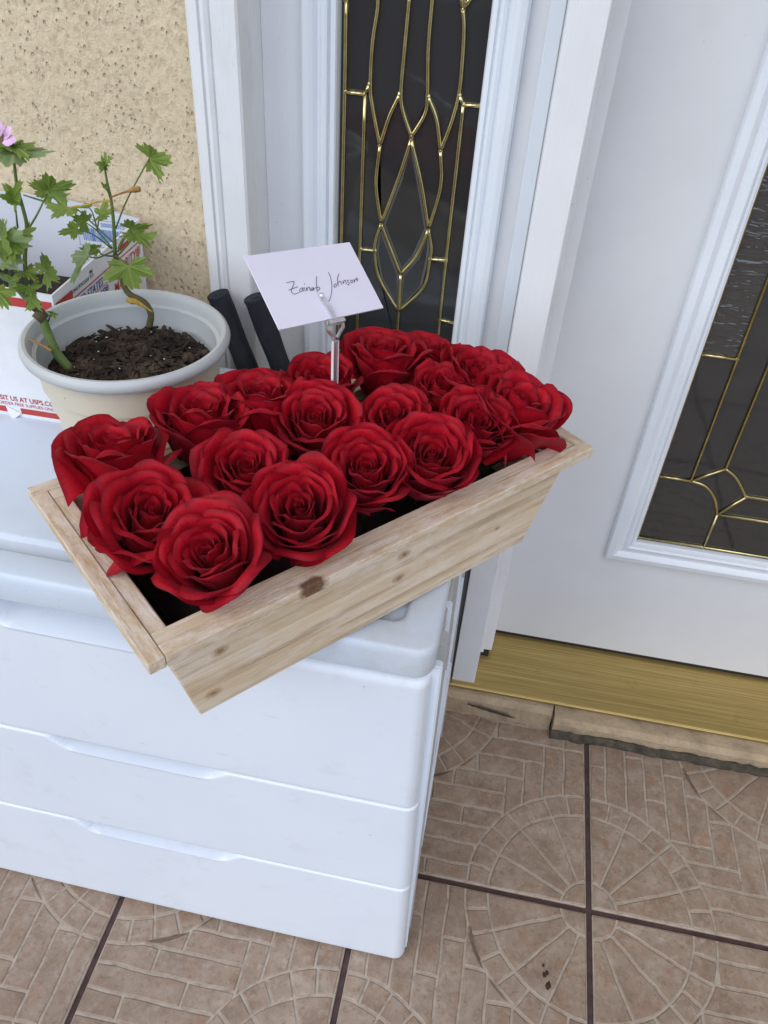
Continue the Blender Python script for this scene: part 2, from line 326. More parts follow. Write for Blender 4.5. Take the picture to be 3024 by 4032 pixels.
HAND = [[(0.24, 0.432), (0.276, 0.427), (0.308, 0.432), (0.286, 0.478), (0.254, 0.53), (0.245, 0.57), (0.26, 0.595), (0.306, 0.583)], [(0.229, 0.531), (0.27, 0.519), (0.318, 0.506)], [(0.354, 0.529), (0.334, 0.539), (0.317, 0.564), (0.322, 0.581), (0.344, 0.561), (0.359, 0.53), (0.346, 0.581)], [(0.374, 0.531), (0.362, 0.584)], [(0.388, 0.478), (0.386, 0.496)], [(0.388, 0.535), (0.38, 0.581), (0.394, 0.551), (0.414, 0.535), (0.411, 0.564), (0.409, 0.586)], [(0.447, 0.55), (0.426, 0.56), (0.416, 0.58), (0.426, 0.591), (0.447, 0.558), (0.443, 0.591)], [(0.526, 0.413), (0.495, 0.501), (0.461, 0.625)], [(0.478, 0.566), (0.499, 0.557), (0.501, 0.58), (0.485, 0.599), (0.471, 0.591)], [(0.421, 0.589), (0.444, 0.573), (0.471, 0.557)], [(0.651, 0.381), (0.646, 0.463), (0.622, 0.567), (0.578, 0.68), (0.537, 0.753), (0.512, 0.772), (0.505, 0.758)], [(0.651, 0.562), (0.637, 0.59), (0.646, 0.599), (0.665, 0.579), (0.664, 0.555), (0.643, 0.572)], [(0.742, 0.425), (0.706, 0.487), (0.685, 0.553), (0.678, 0.59)], [(0.687, 0.556), (0.713, 0.529), (0.722, 0.542), (0.718, 0.581)], [(0.744, 0.529), (0.738, 0.57), (0.753, 0.54), (0.77, 0.528), (0.765, 0.562), (0.763, 0.585)], [(0.807, 0.535), (0.788, 0.541), (0.785, 0.561), (0.794, 0.575), (0.778, 0.603), (0.768, 0.592)], [(0.827, 0.541), (0.812, 0.564), (0.819, 0.582), (0.837, 0.563), (0.835, 0.542), (0.821, 0.549)], [(0.855, 0.539), (0.848, 0.579), (0.863, 0.546), (0.879, 0.533), (0.879, 0.559), (0.876, 0.574)], [(0.892, 0.517), (0.886, 0.561)]]

# ================================================================== MATERIALS
def build_materials():
    # white gloss paint with faint brush marks and grime
    t = NT('white_paint')
    g = t.noise(5, 5, .6)
    c = t.ramp(g, [(.3, (.72, .735, .745)), (.7, (.79, .805, .815))])
    spk = t.noise(190, 2, .5)
    gr = t.noise(11, 7, .75, t.mapping((1, 1, .5)))
    c = t.mix(t.ramp(gr, [(.56, 0.0), (.80, .32)]), c, (.50, .48, .45))
    c = t.mix(t.ramp(spk, [(.72, 0.0), (.78, .5)]), c, (.40, .37, .33))
    t.set(c, .38, 0, .45)
    t.bump(t.math('ADD', t.noise(60, 5, .65, t.mapping((4, 4, .22))), t.math('MULTIPLY', t.noise(14, 3), .8)), .25, .002)
    MAT['paint'] = t.m
    # door: smooth enamel with faint smudges
    t = NT('door_enamel')
    g = t.noise(3.2, 5, .65)
    c = t.ramp(g, [(.3, (.66, .675, .685)), (.7, (.735, .75, .76))])
    sm = t.noise(9, 6, .7, t.mapping((1, 1, 1), (0, .3, 0), (4, 0, 2)))
    c = t.mix(t.ramp(sm, [(.60, 0.0), (.78, .22)]), c, (.52, .51, .50))
    spk = t.noise(230, 2, .5)
    c = t.mix(t.ramp(spk, [(.77, 0.0), (.80, .5)]), c, (.35, .33, .30))
    t.set(c, .36, 0, .45)
    t.bump(t.noise(40, 4, .6), .04, .002)
    MAT['door'] = t.m
    # vinyl moulding
    t = NT('white_vinyl')
    c = t.ramp(t.noise(6, 4), [(.3, (.72, .765, .81)), (.7, (.78, .825, .87))])
    dirt = t.noise(30, 5, .7)
    c = t.mix(t.ramp(dirt, [(.64, 0.0), (.8, .30)]), c, (.50, .47, .42))
    t.set(c, .32, 0, .5)
    MAT['vinyl'] = t.m
    # stucco
    t = NT('tan_stucco')
    big = t.noise(4, 3)
    c = t.ramp(big, [(.3, (.67, .560, .385)), (.7, (.75, .635, .445))])
    n1 = t.noise(150, 5, .66, t.mapping((1, 1, .75)))
    n0 = t.noise(46, 4, .6)
    vd = t.voronoi(165, t.mapping((1, 1, .66)))
    pit = t.math('MULTIPLY', t.ramp(vd, [(.14, 1.0), (.30, 0.0)]), t.ramp(n0, [(.42, 0.0), (.56, 1.0)]))
    c = t.mix(t.ramp(n1, [(.34, .60), (.50, 0.0)]), c, (.46, .365, .24))
    c = t.mix(t.math('MULTIPLY', pit, .30), c, (.37, .275, .17))
    c = t.mix(t.ramp(n1, [(.56, 0.0), (.74, .4)]), c, (.88, .76, .56))
    t.set(c, .9, 0, .15)
    hgt = t.math('SUBTRACT', t.math('ADD', n1, t.math('MULTIPLY', n0, .8)), t.math('MULTIPLY', pit, .8))
    t.bump(hgt, .8, .004)
    MAT['stucco'] = t.m
    # frosty white plastic of the drawers
    t = NT('drawer_plastic')
    g = t.noise(3.5, 4)
    c = t.ramp(g, [(.3, (.70, .755, .82)), (.7, (.755, .81, .87))])
    d = t.noise(16, 7, .75)
    c = t.mix(t.ramp(d, [(.56, 0.0), (.80, .38)]), c, (.48, .46, .42))
    scr = t.noise(30, 3, .5, t.mapping((.5, 1, 5), (0, .25, 0)))
    c = t.mix(t.ramp(scr, [(.70, 0.0), (.76, .35)]), c, (.42, .41, .39))
    spk = t.noise(150, 3, .6)
    c = t.mix(t.ramp(spk, [(.735, 0.0), (.775, .6)]), c, (.24, .22, .19))
    t.set(c, .36, 0, .42)
    t.bump(t.noise(55, 3), .03, .002)
    MAT['plastic'] = t.m
    # lid: the same plastic, yellowed and dirty
    t = NT('lid_plastic')
    g = t.noise(4, 5)
    c = t.ramp(g, [(.3, (.58, .66, .75)), (.7, (.64, .72, .81))])
    d = t.noise(22, 8, .78)
    sep = t.n('ShaderNodeSeparateXYZ'); t.l(t.tc(), sep.inputs[0])
    dd = t.math('ADD', d, t.ramp(sep.outputs[0], [(.05, 0.0), (.30, .16)]))
    c = t.mix(t.ramp(dd, [(.54, 0.0), (.84, .45)]), c, (.52, .49, .44))
    spk = t.noise(170, 3, .6)
    c = t.mix(t.ramp(spk, [(.70, 0.0), (.75, .8)]), c, (.16, .14, .11))
    t.set(c, .45, 0, .4)
    t.bump(t.noise(70, 4), .06, .002)
    MAT['lid'] = t.m
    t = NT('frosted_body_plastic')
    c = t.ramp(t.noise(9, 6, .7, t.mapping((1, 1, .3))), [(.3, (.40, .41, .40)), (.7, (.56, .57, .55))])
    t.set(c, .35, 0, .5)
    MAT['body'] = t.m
    # planter wood: pale pine, grain along local x, knots at given spots
    t = NT('pale_pine')
    v = t.mapping((1.0, 1, 1))
    warp = t.noise(5, 3, .5, t.mapping((2.0, 9, 9)))
    grain = t.noise(6, 6, .62, t.mapping((.8, 22, 22)), .5)
    streak = t.noise(4, 3, .5, t.mapping((.5, 30, 30)), .3)
    fine = t.noise(60, 4, .6, t.mapping((.5, 14, 14)))
    c = t.ramp(grain, [(.30, (.46, .325, .195)), (.45, (.62, .475, .305)), (.58, (.70, .565, .390)), (.74, (.76, .645, .475))])
    c = t.mix(t.ramp(warp, [(.42, 0.0), (.68, .60)]), c, (.76, .655, .49))
    c = t.mix(t.ramp(streak, [(.34, .85), (.47, 0.0)]), c, (.345, .245, .160))
    c = t.mix(.22, c, t.ramp(fine, [(.3, (.36, .24, .13)), (.7, (.82, .71, .54))]))
    wash = t.noise(22, 6, .75, t.mapping((.6, 2, 2)))
    c = t.mix(t.ramp(wash, [(.46, 0.0), (.64, .55)]), c, (.82, .76, .67))
    knots = [(.0575, .0135, -.0376, .0060), (.0480, .0135, -.0800, .0060), (.2272, .0135, -.0585, .0058), (.2310, .0135, -.0330, .0058), (.345, .0135, -.06, .003)]
    sep = t.n('ShaderNodeSeparateXYZ'); t.l(t.tc(), sep.inputs[0])
    for kx, ky, kz, kr in knots:
        d2 = t.math('POWER', t.math('MULTIPLY', t.math('SUBTRACT', sep.outputs[0], kx), .62 / kr), 2)
        d2 = t.math('ADD', d2, t.math('POWER', t.math('DIVIDE', t.math('SUBTRACT', sep.outputs[2], kz), kr), 2))
        d2 = t.math('ADD', d2, t.math('POWER', t.math('DIVIDE', t.math('SUBTRACT', sep.outputs[1], ky), .012), 2))
        dd = t.math('ADD', t.math('SQRT', d2), t.math('MULTIPLY', t.math('SUBTRACT', t.noise(220, 3), .5), .7))
        ring = t.ramp(dd, [(.0, (.22, .13, .07)), (.28, (.30, .19, .11)), (.42, (.48, .34, .21)), (.60, (.38, .25, .15)), (.95, (.60, .46, .31))])
        c = t.mix(t.ramp(dd, [(.45, .9), (1.0, 0.0)]), c, ring)
    t.set(c, .68, 0, .25)
    t.bump(t.math('ADD', grain, t.math('MULTIPLY', fine, .8)), .5, .0016)
    MAT['pine'] = t.m
    for endgrain in (False, True):
        t = NT('weathered_pine_end_trim' if endgrain else 'weathered_pine_trim')
        grain = t.noise(8, 7, .7, t.mapping((24, 1.4, 24) if endgrain else (1.4, 24, 24)), .5)
        c = t.ramp(grain, [(.28, (.40, .275, .16)), (.5, (.60, .455, .29)), (.72, (.72, .59, .42))])
        white = t.noise(48, 6, .75, t.mapping((2, .7, 2) if endgrain else (.7, 2, 2)))
        c = t.mix(t.ramp(white, [(.42, 0.0), (.60, .68)]), c, (.78, .71, .63))
        sep = t.n('ShaderNodeSeparateXYZ'); t.l(t.tc(), sep.inputs[0])
        d2 = t.math('ADD', t.math('POWER', t.math('DIVIDE', t.math('SUBTRACT', sep.outputs[0], .131), .0150), 2), t.math('POWER', t.math('DIVIDE', t.math('SUBTRACT', sep.outputs[1], .001), .0085), 2))
        d2 = t.math('ADD', d2, t.math('POWER', t.math('DIVIDE', t.math('SUBTRACT', sep.outputs[2], -.004), .014), 2))
        dd = t.math('ADD', t.math('SQRT', d2), t.math('MULTIPLY', t.math('SUBTRACT', t.noise(160, 3), .5), .6))
        c = t.mix(t.ramp(dd, [(.55, .95), (1.0, 0.0)]), c, t.ramp(dd, [(.0, (.06, .028, .014)), (.35, (.17, .085, .04)), (.6, (.11, .05, .024)), (.95, (.30, .19, .10))]))
        t.set(c, .75, 0, .2)
        t.bump(t.math('ADD', grain, white), .6, .0018)
        MAT['pine_end' if endgrain else 'pine_trim'] = t.m
    # glazing
    t = NT('dark_glass')
    t.set((.030, .031, .031), .05, 0, 1.0)
    t.p.inputs['IOR'].default_value = 1.5
    t.bump(t.noise(16, 3, .5, t.mapping((1, 1, .5))), .10, .004)
    MAT['glass'] = t.m
    t = NT('bevelled_glass')
    t.set((.031, .032, .032), .06, 0, 1.0)
    MAT['bevel_glass'] = t.m
    t = NT('lightened_glass_bevel')
    t.set((.095, .099, .098), .12, 0, 1.0)  # lighter base colour paints the light refracted in the bevels
    MAT['bevel_edge'] = t.m
    t = NT('seedy_glass')
    w = t.noise(26, 2, .5, t.mapping((1, 1, 3.2)), 1.2)
    t.set((.050, .048, .044), .06, 0, 1.0)
    t.bump(w, .6, .006)
    MAT['seedy'] = t.m
    t = NT('brass_came')
    c = t.ramp(t.noise(60, 4), [(.3, (.50, .42, .18)), (.7, (.74, .65, .34))])
    t.set(c, .26, 1.0)
    MAT['brass'] = t.m
    t = NT('brushed_brass')
    br = t.noise(9, 6, .7, t.mapping((.5, 40, 40)))
    c = t.ramp(br, [(.3, (.36, .255, .085)), (.55, (.52, .385, .145)), (.8, (.66, .51, .23))])
    d = t.noise(14, 6, .7)
    c = t.mix(t.ramp(d, [(.60, 0.0), (.8, .6)]), c, (.16, .11, .04))
    t.set(c, t.ramp(br, [(.3, .50), (.7, .36)]), .9)
    t.bump(br, .12, .001)
    MAT['sill_brass'] = t.m
    # floor
    t = NT('tile_face')
    oi = t.n('ShaderNodeObjectInfo')
    off = t.n('ShaderNodeCombineXYZ')
    t.l(t.math('MULTIPLY', oi.outputs['Random'], 37.0), off.inputs[0])
    va = t.n('ShaderNodeVectorMath', operation='ADD')
    geo = t.n('ShaderNodeNewGeometry')
    t.l(geo.outputs['Position'], va.inputs[0]); t.l(off.outputs[0], va.inputs[1])
    n1 = t.noise(24, 8, .74, va.outputs[0], .3)
    n2 = t.noise(80, 6, .7, va.outputs[0])
    c = t.ramp(n1, [(.32, (.212, .148, .100)), (.45, (.288, .210, .148)), (.56, (.345, .268, .198)), (.70, (.425, .352, .275))])
    rust = t.noise(30, 6, .72, va.outputs[0], .5)
    c = t.mix(t.ramp(rust, [(.52, 0.0), (.66, .55)]), c, (.335, .175, .095))
    c = t.mix(t.ramp(n2, [(.51, 0.0), (.66, .48)]), c, (.48, .40, .315))
    stain = t.noise(2.6, 5, .65, geo.outputs['Position'])
    c = t.mix(t.ramp(stain, [(.45, 0.0), (.68, .45)]), c, (.20, .145, .105))
    c = t.mix(t.math('MULTIPLY', oi.outputs['Random'], .28), c, (.24, .155, .105))
    n3 = t.noise(130, 5, .7, va.outputs[0])
    c = t.mix(t.ramp(n3, [(.35, .5), (.46, 0.0)]), c, (.17, .11, .068))
    t.set(c, t.ramp(n1, [(.3, .40), (.7, .58)]), 0, .45)
    t.bump(t.math('ADD', n1, t.math('MULTIPLY', n2, .6)), .25, .002)
    MAT['tile'] = t.m
    t = NT('tile_joint')
    c = t.ramp(t.noise(60, 5, .7), [(.30, (.24, .185, .135)), (.45, (.375, .31, .24)), (.7, (.48, .415, .335))])
    t.set(c, .6, 0, .3)
    MAT['tile_line'] = t.m
    t = NT('grout_maroon')
    c = t.ramp(t.noise(60, 5, .7), [(.3, (.060, .036, .034)), (.7, (.115, .072, .066))])
    t.set(c, .9, 0, .2)
    t.bump(t.noise(260, 4), .4, .002)
    MAT['grout'] = t.m
    t = NT('plaster_step')
    g = t.noise(60, 7, .75)
    c = t.ramp(g, [(.3, (.40, .305, .195)), (.7, (.56, .44, .295))])
    dk = t.noise(15, 5, .7)
    c = t.mix(t.ramp(dk, [(.50, 0.0), (.68, .75)]), c, (.20, .155, .105))
    t.set(c, .9, 0, .2)
    t.bump(t.noise(120, 6, .7), .9, .004)
    MAT['step'] = t.m
    simple('gap_dark', (.075, .064, .044), .95, var=.6, scale=70, bump=.8, bscale=120)
    simple('rubber', (.012, .012, .013), .6)
    simple('dark_strip', (.10, .105, .11), .6)
    simple('liner', (.012, .011, .013), .32, spec=.5)
    simple('soil', (.018, .013, .010), .95, var=.5, scale=90, bump=.8, bscale=160)
    t = NT('bark_chip')
    oi = t.noise(45, 3)
    c = t.ramp(oi, [(.3, (.014, .010, .008)), (.52, (.042, .029, .021)), (.7, (.095, .068, .048))])
    t.set(c, .85, 0, .25)
    MAT['chip'] = t.m
    simple('perlite', (.62, .58, .50), .9)
    t = NT('pot_plastic')
    c = t.ramp(t.noise(7, 5), [(.3, (.62, .57, .455)), (.7, (.70, .645, .525))])
    d = t.noise(120, 3, .6)
    c = t.mix(t.ramp(d, [(.73, 0.0), (.77, .8)]), c, (.10, .08, .06))
    st = t.noise(10, 5, .7, t.mapping((1, 1, 2.5)))
    c = t.mix(t.ramp(st, [(.58, 0.0), (.8, .4)]), c, (.36, .30, .21))
    t.set(c, .42, 0, .4)
    MAT['pot'] = t.m
    simple('pot_inside', (.50, .525, .52), .45, var=.06, scale=9)
    simple('sticker', (.20, .215, .20), .6, var=.3, scale=120)
    simple('stem_green', (.115, .175, .045), .55, var=.3, scale=60)
    simple('stem_woody', (.105, .085, .035), .7, var=.4, scale=90, bump=.4, bscale=200)
    simple('dry_twig', (.36, .19, .06), .8, var=.4, scale=120)
    simple('yellow_bit', (.50, .33, .05), .8, var=.3, scale=150)
    for nm, a, b in (('leaf_green', (.125, .195, .035), (.235, .325, .075)), ('leaf_pale', (.16, .235, .095), (.27, .36, .17)), ('leaf_deep', (.090, .155, .028), (.175, .260, .055))):
        t = NT(nm)
        f = t.noise(55, 5, .65)
        c = t.ramp(f, [(.3, a), (.7, b)])
        c = t.mix(t.ramp(t.noise(38, 3, .5), [(.60, 0.0), (.80, .55)]), c, (.30, .28, .05))
        sp = t.n('ShaderNodeSeparateXYZ'); t.l(t.tc('UV'), sp.inputs[0])
        off = t.math('ABSOLUTE', t.math('SUBTRACT', t.math('FRACT', sp.outputs[0]), .5))
        vein = t.ramp(t.math('MULTIPLY', off, sp.outputs[1]), [(.012, .55), (.040, 0.0)])
        c = t.mix(vein, c, (min(1, b[0] * 1.5), min(1, b[1] * 1.35), b[2] * 1.6))
        c = t.mix(t.ramp(sp.outputs[1], [(.93, 0.0), (1.0, .45)]), c, (.34, .33, .07))
        t.set(c, .5, 0, .3)
        t.bump(f, .3, .0015)
        tr = t.n('ShaderNodeBsdfTranslucent'); tr.inputs[0].default_value = (b[0] * 1.4, b[1] * 1.5, b[2], 1)
        mx = t.n('ShaderNodeMixShader'); mx.inputs[0].default_value = .30
        t.l(t.p.outputs[0], mx.inputs[1]); t.l(tr.outputs[0], mx.inputs[2]); t.l(mx.outputs[0], t.out.inputs['Surface'])
        MAT[nm] = t.m
    simple('flower_pink', (.74, .47, .72), .6, var=.12, scale=60)
    simple('flower_heart', (.17, .10, .05), .7)
    simple('stamen', (.75, .62, .74), .6)
    # cardboard prints
    t = NT('white_card')
    c = t.ramp(t.noise(12, 6, .7), [(.3, (.70, .71, .73)), (.7, (.80, .81, .83))])
    c = t.mix(t.ramp(t.noise(60, 5, .7), [(.62, 0.0), (.8, .3)]), c, (.55, .55, .56))
    t.set(c, .5, 0, .35)
    t.bump(t.noise(35, 4), .15, .002)
    MAT['card_white'] = t.m
    simple('print_red', (.46, .045, .035), .55, var=.12, scale=40)
    simple('print_blue', (.035, .085, .30), .55)
    simple('print_lightblue', (.10, .22, .55), .55)
    simple('print_black', (.03, .03, .03), .55)
    simple('box_inside', (.62, .65, .70), .6, var=.05, scale=14)
    t = NT('lilac_white_paper')
    c = t.ramp(t.noise(9, 4), [(.3, (.74, .72, .83)), (.7, (.79, .77, .87))])
    t.set(c, .6, 0, .3)
    MAT['paper'] = t.m
    simple('ink', (.012, .012, .022), .5)
    t = NT('clear_acrylic')
    lw = t.n('ShaderNodeLayerWeight'); lw.inputs[0].default_value = .35
    tb = t.n('ShaderNodeBsdfTransparent'); tb.inputs[0].default_value = (.93, .94, .95, 1)
    gl = t.n('ShaderNodeBsdfGlossy'); gl.inputs['Roughness'].default_value = .28; gl.inputs[0].default_value = (.95, .95, .97, 1)
    mx = t.n('ShaderNodeMixShader')
    t.l(t.math('MULTIPLY_ADD', lw.outputs['Facing'], .45, .42), mx.inputs[0]); t.l(tb.outputs[0], mx.inputs[1]); t.l(gl.outputs[0], mx.inputs[2])
    t.l(mx.outputs[0], t.out.inputs['Surface'])
    MAT['acrylic'] = t.m
    simple('acrylic_edge_glint', (.78, .80, .84), .25, var=.1)  # opaque whitish colour paints the bright edges of the clear stem
    t = NT('dark_wrap')
    c = t.ramp(t.noise(18, 5), [(.3, (.010, .013, .019)), (.7, (.026, .032, .042))])
    t.set(c, .62, 0, .35)
    t.bump(t.noise(42, 4, .6, t.mapping((1, 1, .45)), 1.0), .7, .004)
    MAT['wrap'] = t.m
    simple('dirt_brown', (.045, .018, .010), .8, var=.4, scale=200)
    simple('concrete', (.32, .30, .27), .9, var=.15, scale=3)
    t = NT('yard_ground')
    c = t.ramp(t.noise(.55, 5, .65), [(.36, (.03, .045, .018)), (.48, (.10, .12, .05)), (.56, (.30, .29, .24)), (.68, (.50, .47, .42))])  # invented dark and pale patches, varied for the glass reflections
    t.set(c, .95, 0, .2)
    MAT['lawn'] = t.m
    simple('ceiling_paint', (.62, .58, .50), .8)
    simple('scuff', (.22, .22, .21), .7)
build_materials()

# ================================================================== SETTING
T = .332
TX, TY = .2635, .5735                    # a tile crossing that carries a fan circle
GR = .0085                               # grout width

def clip_half(P, a, b, c):
    out = []
    for i in range(len(P)):
        p, q = P[i], P[(i + 1) % len(P)]
        fp, fq = a * p[0] + b * p[1] + c, a * q[0] + b * q[1] + c
        if fp >= 0: out.append(p)
        if (fp >= 0) != (fq >= 0):
            t = fp / (fp - fq)
            out.append((p[0] + (q[0] - p[0]) * t, p[1] + (q[1] - p[1]) * t))
    return out

def clip_square(P, lo, hi):
    for a, b, c in ((1, 0, -lo), (-1, 0, hi), (0, 1, -lo), (0, -1, hi)):
        P = clip_half(P, a, b, c)
        if len(P) < 3: return []
    return P

def clip_outside(P, cx, cy, r):
    D = []
    for i in range(len(P)):
        p, q = P[i], P[(i + 1) % len(P)]
        n = max(1, int(math.dist(p, q) / .02))
        D += [(p[0] + (q[0] - p[0]) * k / n, p[1] + (q[1] - p[1]) * k / n) for k in range(n)]
    f = [math.hypot(p[0] - cx, p[1] - cy) - r for p in D]
    if all(v >= 0 for v in f): return P
    out = []
    for i in range(len(D)):
        j = (i + 1) % len(D)
        if f[i] >= 0: out.append(D[i])
        if (f[i] >= 0) != (f[j] >= 0):
            t = f[i] / (f[i] - f[j])
            p = (D[i][0] + (D[j][0] - D[i][0]) * t, D[i][1] + (D[j][1] - D[i][1]) * t)
            out.append(p)
            if f[i] >= 0:                       # leaving: follow the arc to where the outline comes back
                k = j
                while f[k] < 0: k = (k + 1) % len(D)
                kp = (k - 1) % len(D)
                t2 = f[kp] / (f[kp] - f[k])
                e = (D[kp][0] + (D[k][0] - D[kp][0]) * t2, D[kp][1] + (D[k][1] - D[kp][1]) * t2)
                a0, a1 = math.atan2(p[1] - cy, p[0] - cx), math.atan2(e[1] - cy, e[0] - cx)
                m = max(1, int(abs(a1 - a0) / .07))
                for s in range(1, m):
                    an = a0 + (a1 - a0) * s / m
                    out.append((cx + r * math.cos(an), cy + r * math.sin(an)))
    # drop near-duplicate points
    res = []
    for p in out:
        if not res or math.dist(p, res[-1]) > .004: res.append(p)
    if len(res) > 2 and math.dist(res[0], res[-1]) < .004: res.pop()
    return res

def tile_polys():
    R0, R1, R2 = .125, .445, .545
    lo, hi = GR / T / 2, 1 - GR / T / 2
    polys = []
    def arc(cx, cy, r, a0, a1, n): return [(cx + r * math.cos(a0 + (a1 - a0) * k / n), cy + r * math.sin(a0 + (a1 - a0) * k / n)) for k in range(n + 1)]
    for cx, cy, base in ((0, 0, 0), (1, 1, math.pi)):
        polys.append(('stone', [(cx, cy)] + arc(cx, cy, R0, base, base + math.pi / 2, 6)))
        for k in range(4):
            a0, a1 = base + k * math.pi / 8, base + (k + 1) * math.pi / 8
            polys.append(('stone', arc(cx, cy, R1, a0, a1, 5) + arc(cx, cy, R0, a1, a0, 2)))
        for k in range(8):
            j = (.5 if k % 3 == 1 else -.4 if k % 3 == 2 else 0) * .02
            a0, a1 = base + k * math.pi / 16, base + (k + 1) * math.pi / 16
            polys.append(('stone', arc(cx, cy, R2, a0, a1, 3) + arc(cx, cy, R1, a1, a0, 3)))
    # brick courses between the two fans: short columns beside the first fan, long rows beyond a stepped joint
    tops = (1.0, .80, .69, .58)
    ys = (0, .12, .22, .318, .405)
    R = []
    for k in range(4):
        R.append((0, .80 if k == 0 else tops[k], ys[k], ys[k + 1]))
    R.append((.80, 1.0, 0, .12))
    xs = (0, .09, .19, .285, .38, .48, .58, .69, .80, .90, 1.0)
    cut = (.74, .52, .83, .60, .76, .66, .55, .70, .47, .62)
    for j in range(10):
        q = xs[j]
        y0 = .12 if q >= .80 else .22 if q >= .69 else .318 if q >= .58 else .405 if q >= .38 else .405
        R.append((q, xs[j + 1], y0, cut[j]))
        R.append((q, xs[j + 1], cut[j], 1.0))
    for x0, x1, y0, y1 in R:
        P = clip_square([(x0, y0), (x1, y0), (x1, y1), (x0, y1)], lo, hi)
        if not P: continue
        P = clip_outside(P, 0, 0, R2)
        if len(P) < 3: continue
        P = clip_outside(P, 1, 1, R2)
        if len(P) < 3 or abs(poly_area(P)) < .0022: continue
        polys.append(('brick', P))
    return [(n, clip_square(P, lo, hi)) for n, P in polys]

def wob(p, s=.0065):
    a = noise.noise(Vector((p[0] * 9, p[1] * 9, 3.1)))
    b = noise.noise(Vector((p[0] * 9, p[1] * 9, 8.7)))
    return (p[0] + a * s, p[1] + b * s)

def relief(P, bm=None):
    """raised piece with sloping edges, local coordinates centred on the tile"""
    if poly_area(P) < 0: P = P[::-1]
    D = []
    for i in range(len(P)):
        p, q = P[i], P[(i + 1) % len(P)]
        n = max(1, int(math.dist(p, q) / .07))
        D += [(p[0] + (q[0] - p[0]) * k / n, p[1] + (q[1] - p[1]) * k / n) for k in range(n)]
    D = [wob(p) for p in D]
    lo, hi = inset_poly(D, .0050), inset_poly(D, .0095)
    if poly_area(hi) < .42 * poly_area(D): return None
    vs = [((x - .5) * T, (y - .5) * T, .0000) for x, y in lo] + [((x - .5) * T, (y - .5) * T, .0013) for x, y in hi]
    n = len(D)
    fs = [(i, (i + 1) % n, n + (i + 1) % n, n + i) for i in range(n)] + [tuple(range(n, 2 * n))]
    return vs, fs

def build_floor():
    fl = box('floor', -6, 6, -9, .93, -.06, -.0042, MAT['grout'])
    tag(fl, 'stamped brown ceramic tile porch floor with maroon grout', kind='structure')
    polys = tile_polys()
    pieces = []
    for nm, P in polys:
        if len(P) < 3: continue
        rl = relief(P)
        if rl is None: continue
        vs, fs = rl
        me = bpy.data.meshes.new(nm)
        me.from_pydata(vs, [], fs)
        me.materials.append(MAT['tile'])
        pieces.append((nm, me))
    # tile body
    h = (T - GR) / 2
    bm = bmesh.new(); add_box(bm, -h, h, -h, h, -.006, -.0002, .0012, 1)
    bmesh.ops.recalc_face_normals(bm, faces=bm.faces)
    body = bpy.data.meshes.new('tile'); bm.to_mesh(body); bm.free(); body.materials.append(MAT['tile_line'])
    # far tiles: body and relief in one mesh
    vs, fs, mi = [], [], []
    for v in body.vertices: vs.append(tuple(v.co))
    for p in body.polygons: fs.append(tuple(p.vertices)); mi.append(0)
    for nm, me in pieces:
        o = len(vs)
        vs += [tuple(v.co) for v in me.vertices]
        for p in me.polygons: fs.append(tuple(i + o for i in p.vertices)); mi.append(1)
    far = bpy.data.meshes.new('tile'); far.from_pydata(vs, [], fs)
    far.materials.append(MAT['tile_line']); far.materials.append(MAT['tile'])
    for p, k in zip(far.polygons, mi): p.material_index = k
    near = {(i, -1) for i in range(-3, 2)} | {(-1, 0), (0, 0), (1, 0)}
    for j in range(-9, 1):
        for i in range(-7, 6):
            det = (i, j) in near
            o = bpy.data.objects.new('tile', body if det else far)
            o.location = (TX + (i + .5) * T, TY + (j + .5) * T, 0)
            o.rotation_euler = (0, 0, 0 if (i + j) % 2 == 0 else math.pi / 2)
            link(o, fl)
            if det:
                for nm, me in pieces:
                    link(bpy.data.objects.new(nm, me), o)
    # a squashed dried berry on the floor
    rnd = random.Random(4)
    vs, fs = [], []
    for cx, cy, r in ((.207, .461, .0075), (.2015, .4725, .005), (.199, .484, .003), (.2045, .4755, .004)):
        o = len(vs); n = 11
        vs.append((cx, cy, .0042))
        for k in range(n):
            a = 2 * math.pi * k / n; q = r * rnd.uniform(.5, 1.15)
            vs.append((cx + q * .6 * math.cos(a), cy + q * math.sin(a), .0016))
        fs += [(o, o + 1 + k, o + 1 + (k + 1) % n) for k in range(n)]
    tag(mesh_obj('dried_leaf_scrap', vs, fs, MAT['dirt_brown'], None, True), 'small dark brown dried scrap lying on a floor tile', 'debris')
build_floor()

def build_ground():
    g = box('ground', -900, 900, -1500, 400, -.6, -.065, MAT['concrete'])
    tag(g, 'pale ground beyond the porch', kind='structure')
    # unseen bank added beyond the porch to give the glass something to mirror
    v, f = [], []
    nx, ny = 40, 14
    for j in range(ny + 1):
        for i in range(nx + 1):
            x = -26 + 52 * i / nx
            y = -7 - 14 * j / ny
            z = -.06 + 2.2 * sstep2(0, .5, j / ny) + .5 * noise.noise(Vector((x * .5, y * .5, 1))) * min(1, j / 3)
            v.append((x, y, z))
    for j in range(ny):
        for i in range(nx):
            q = j * (nx + 1) + i
            f.append((q, q + nx + 1, q + nx + 2, q + 1))
    o = mesh_obj('mirror_backdrop', v, f, MAT['lawn'], None, True)
    tag(o, 'unseen bank added for the glass to mirror', kind='structure')
def sstep2(a, b, x):
    x = max(0.0, min(1.0, (x - a) / (b - a)))
    return x * x * (3 - 2 * x)
build_ground()

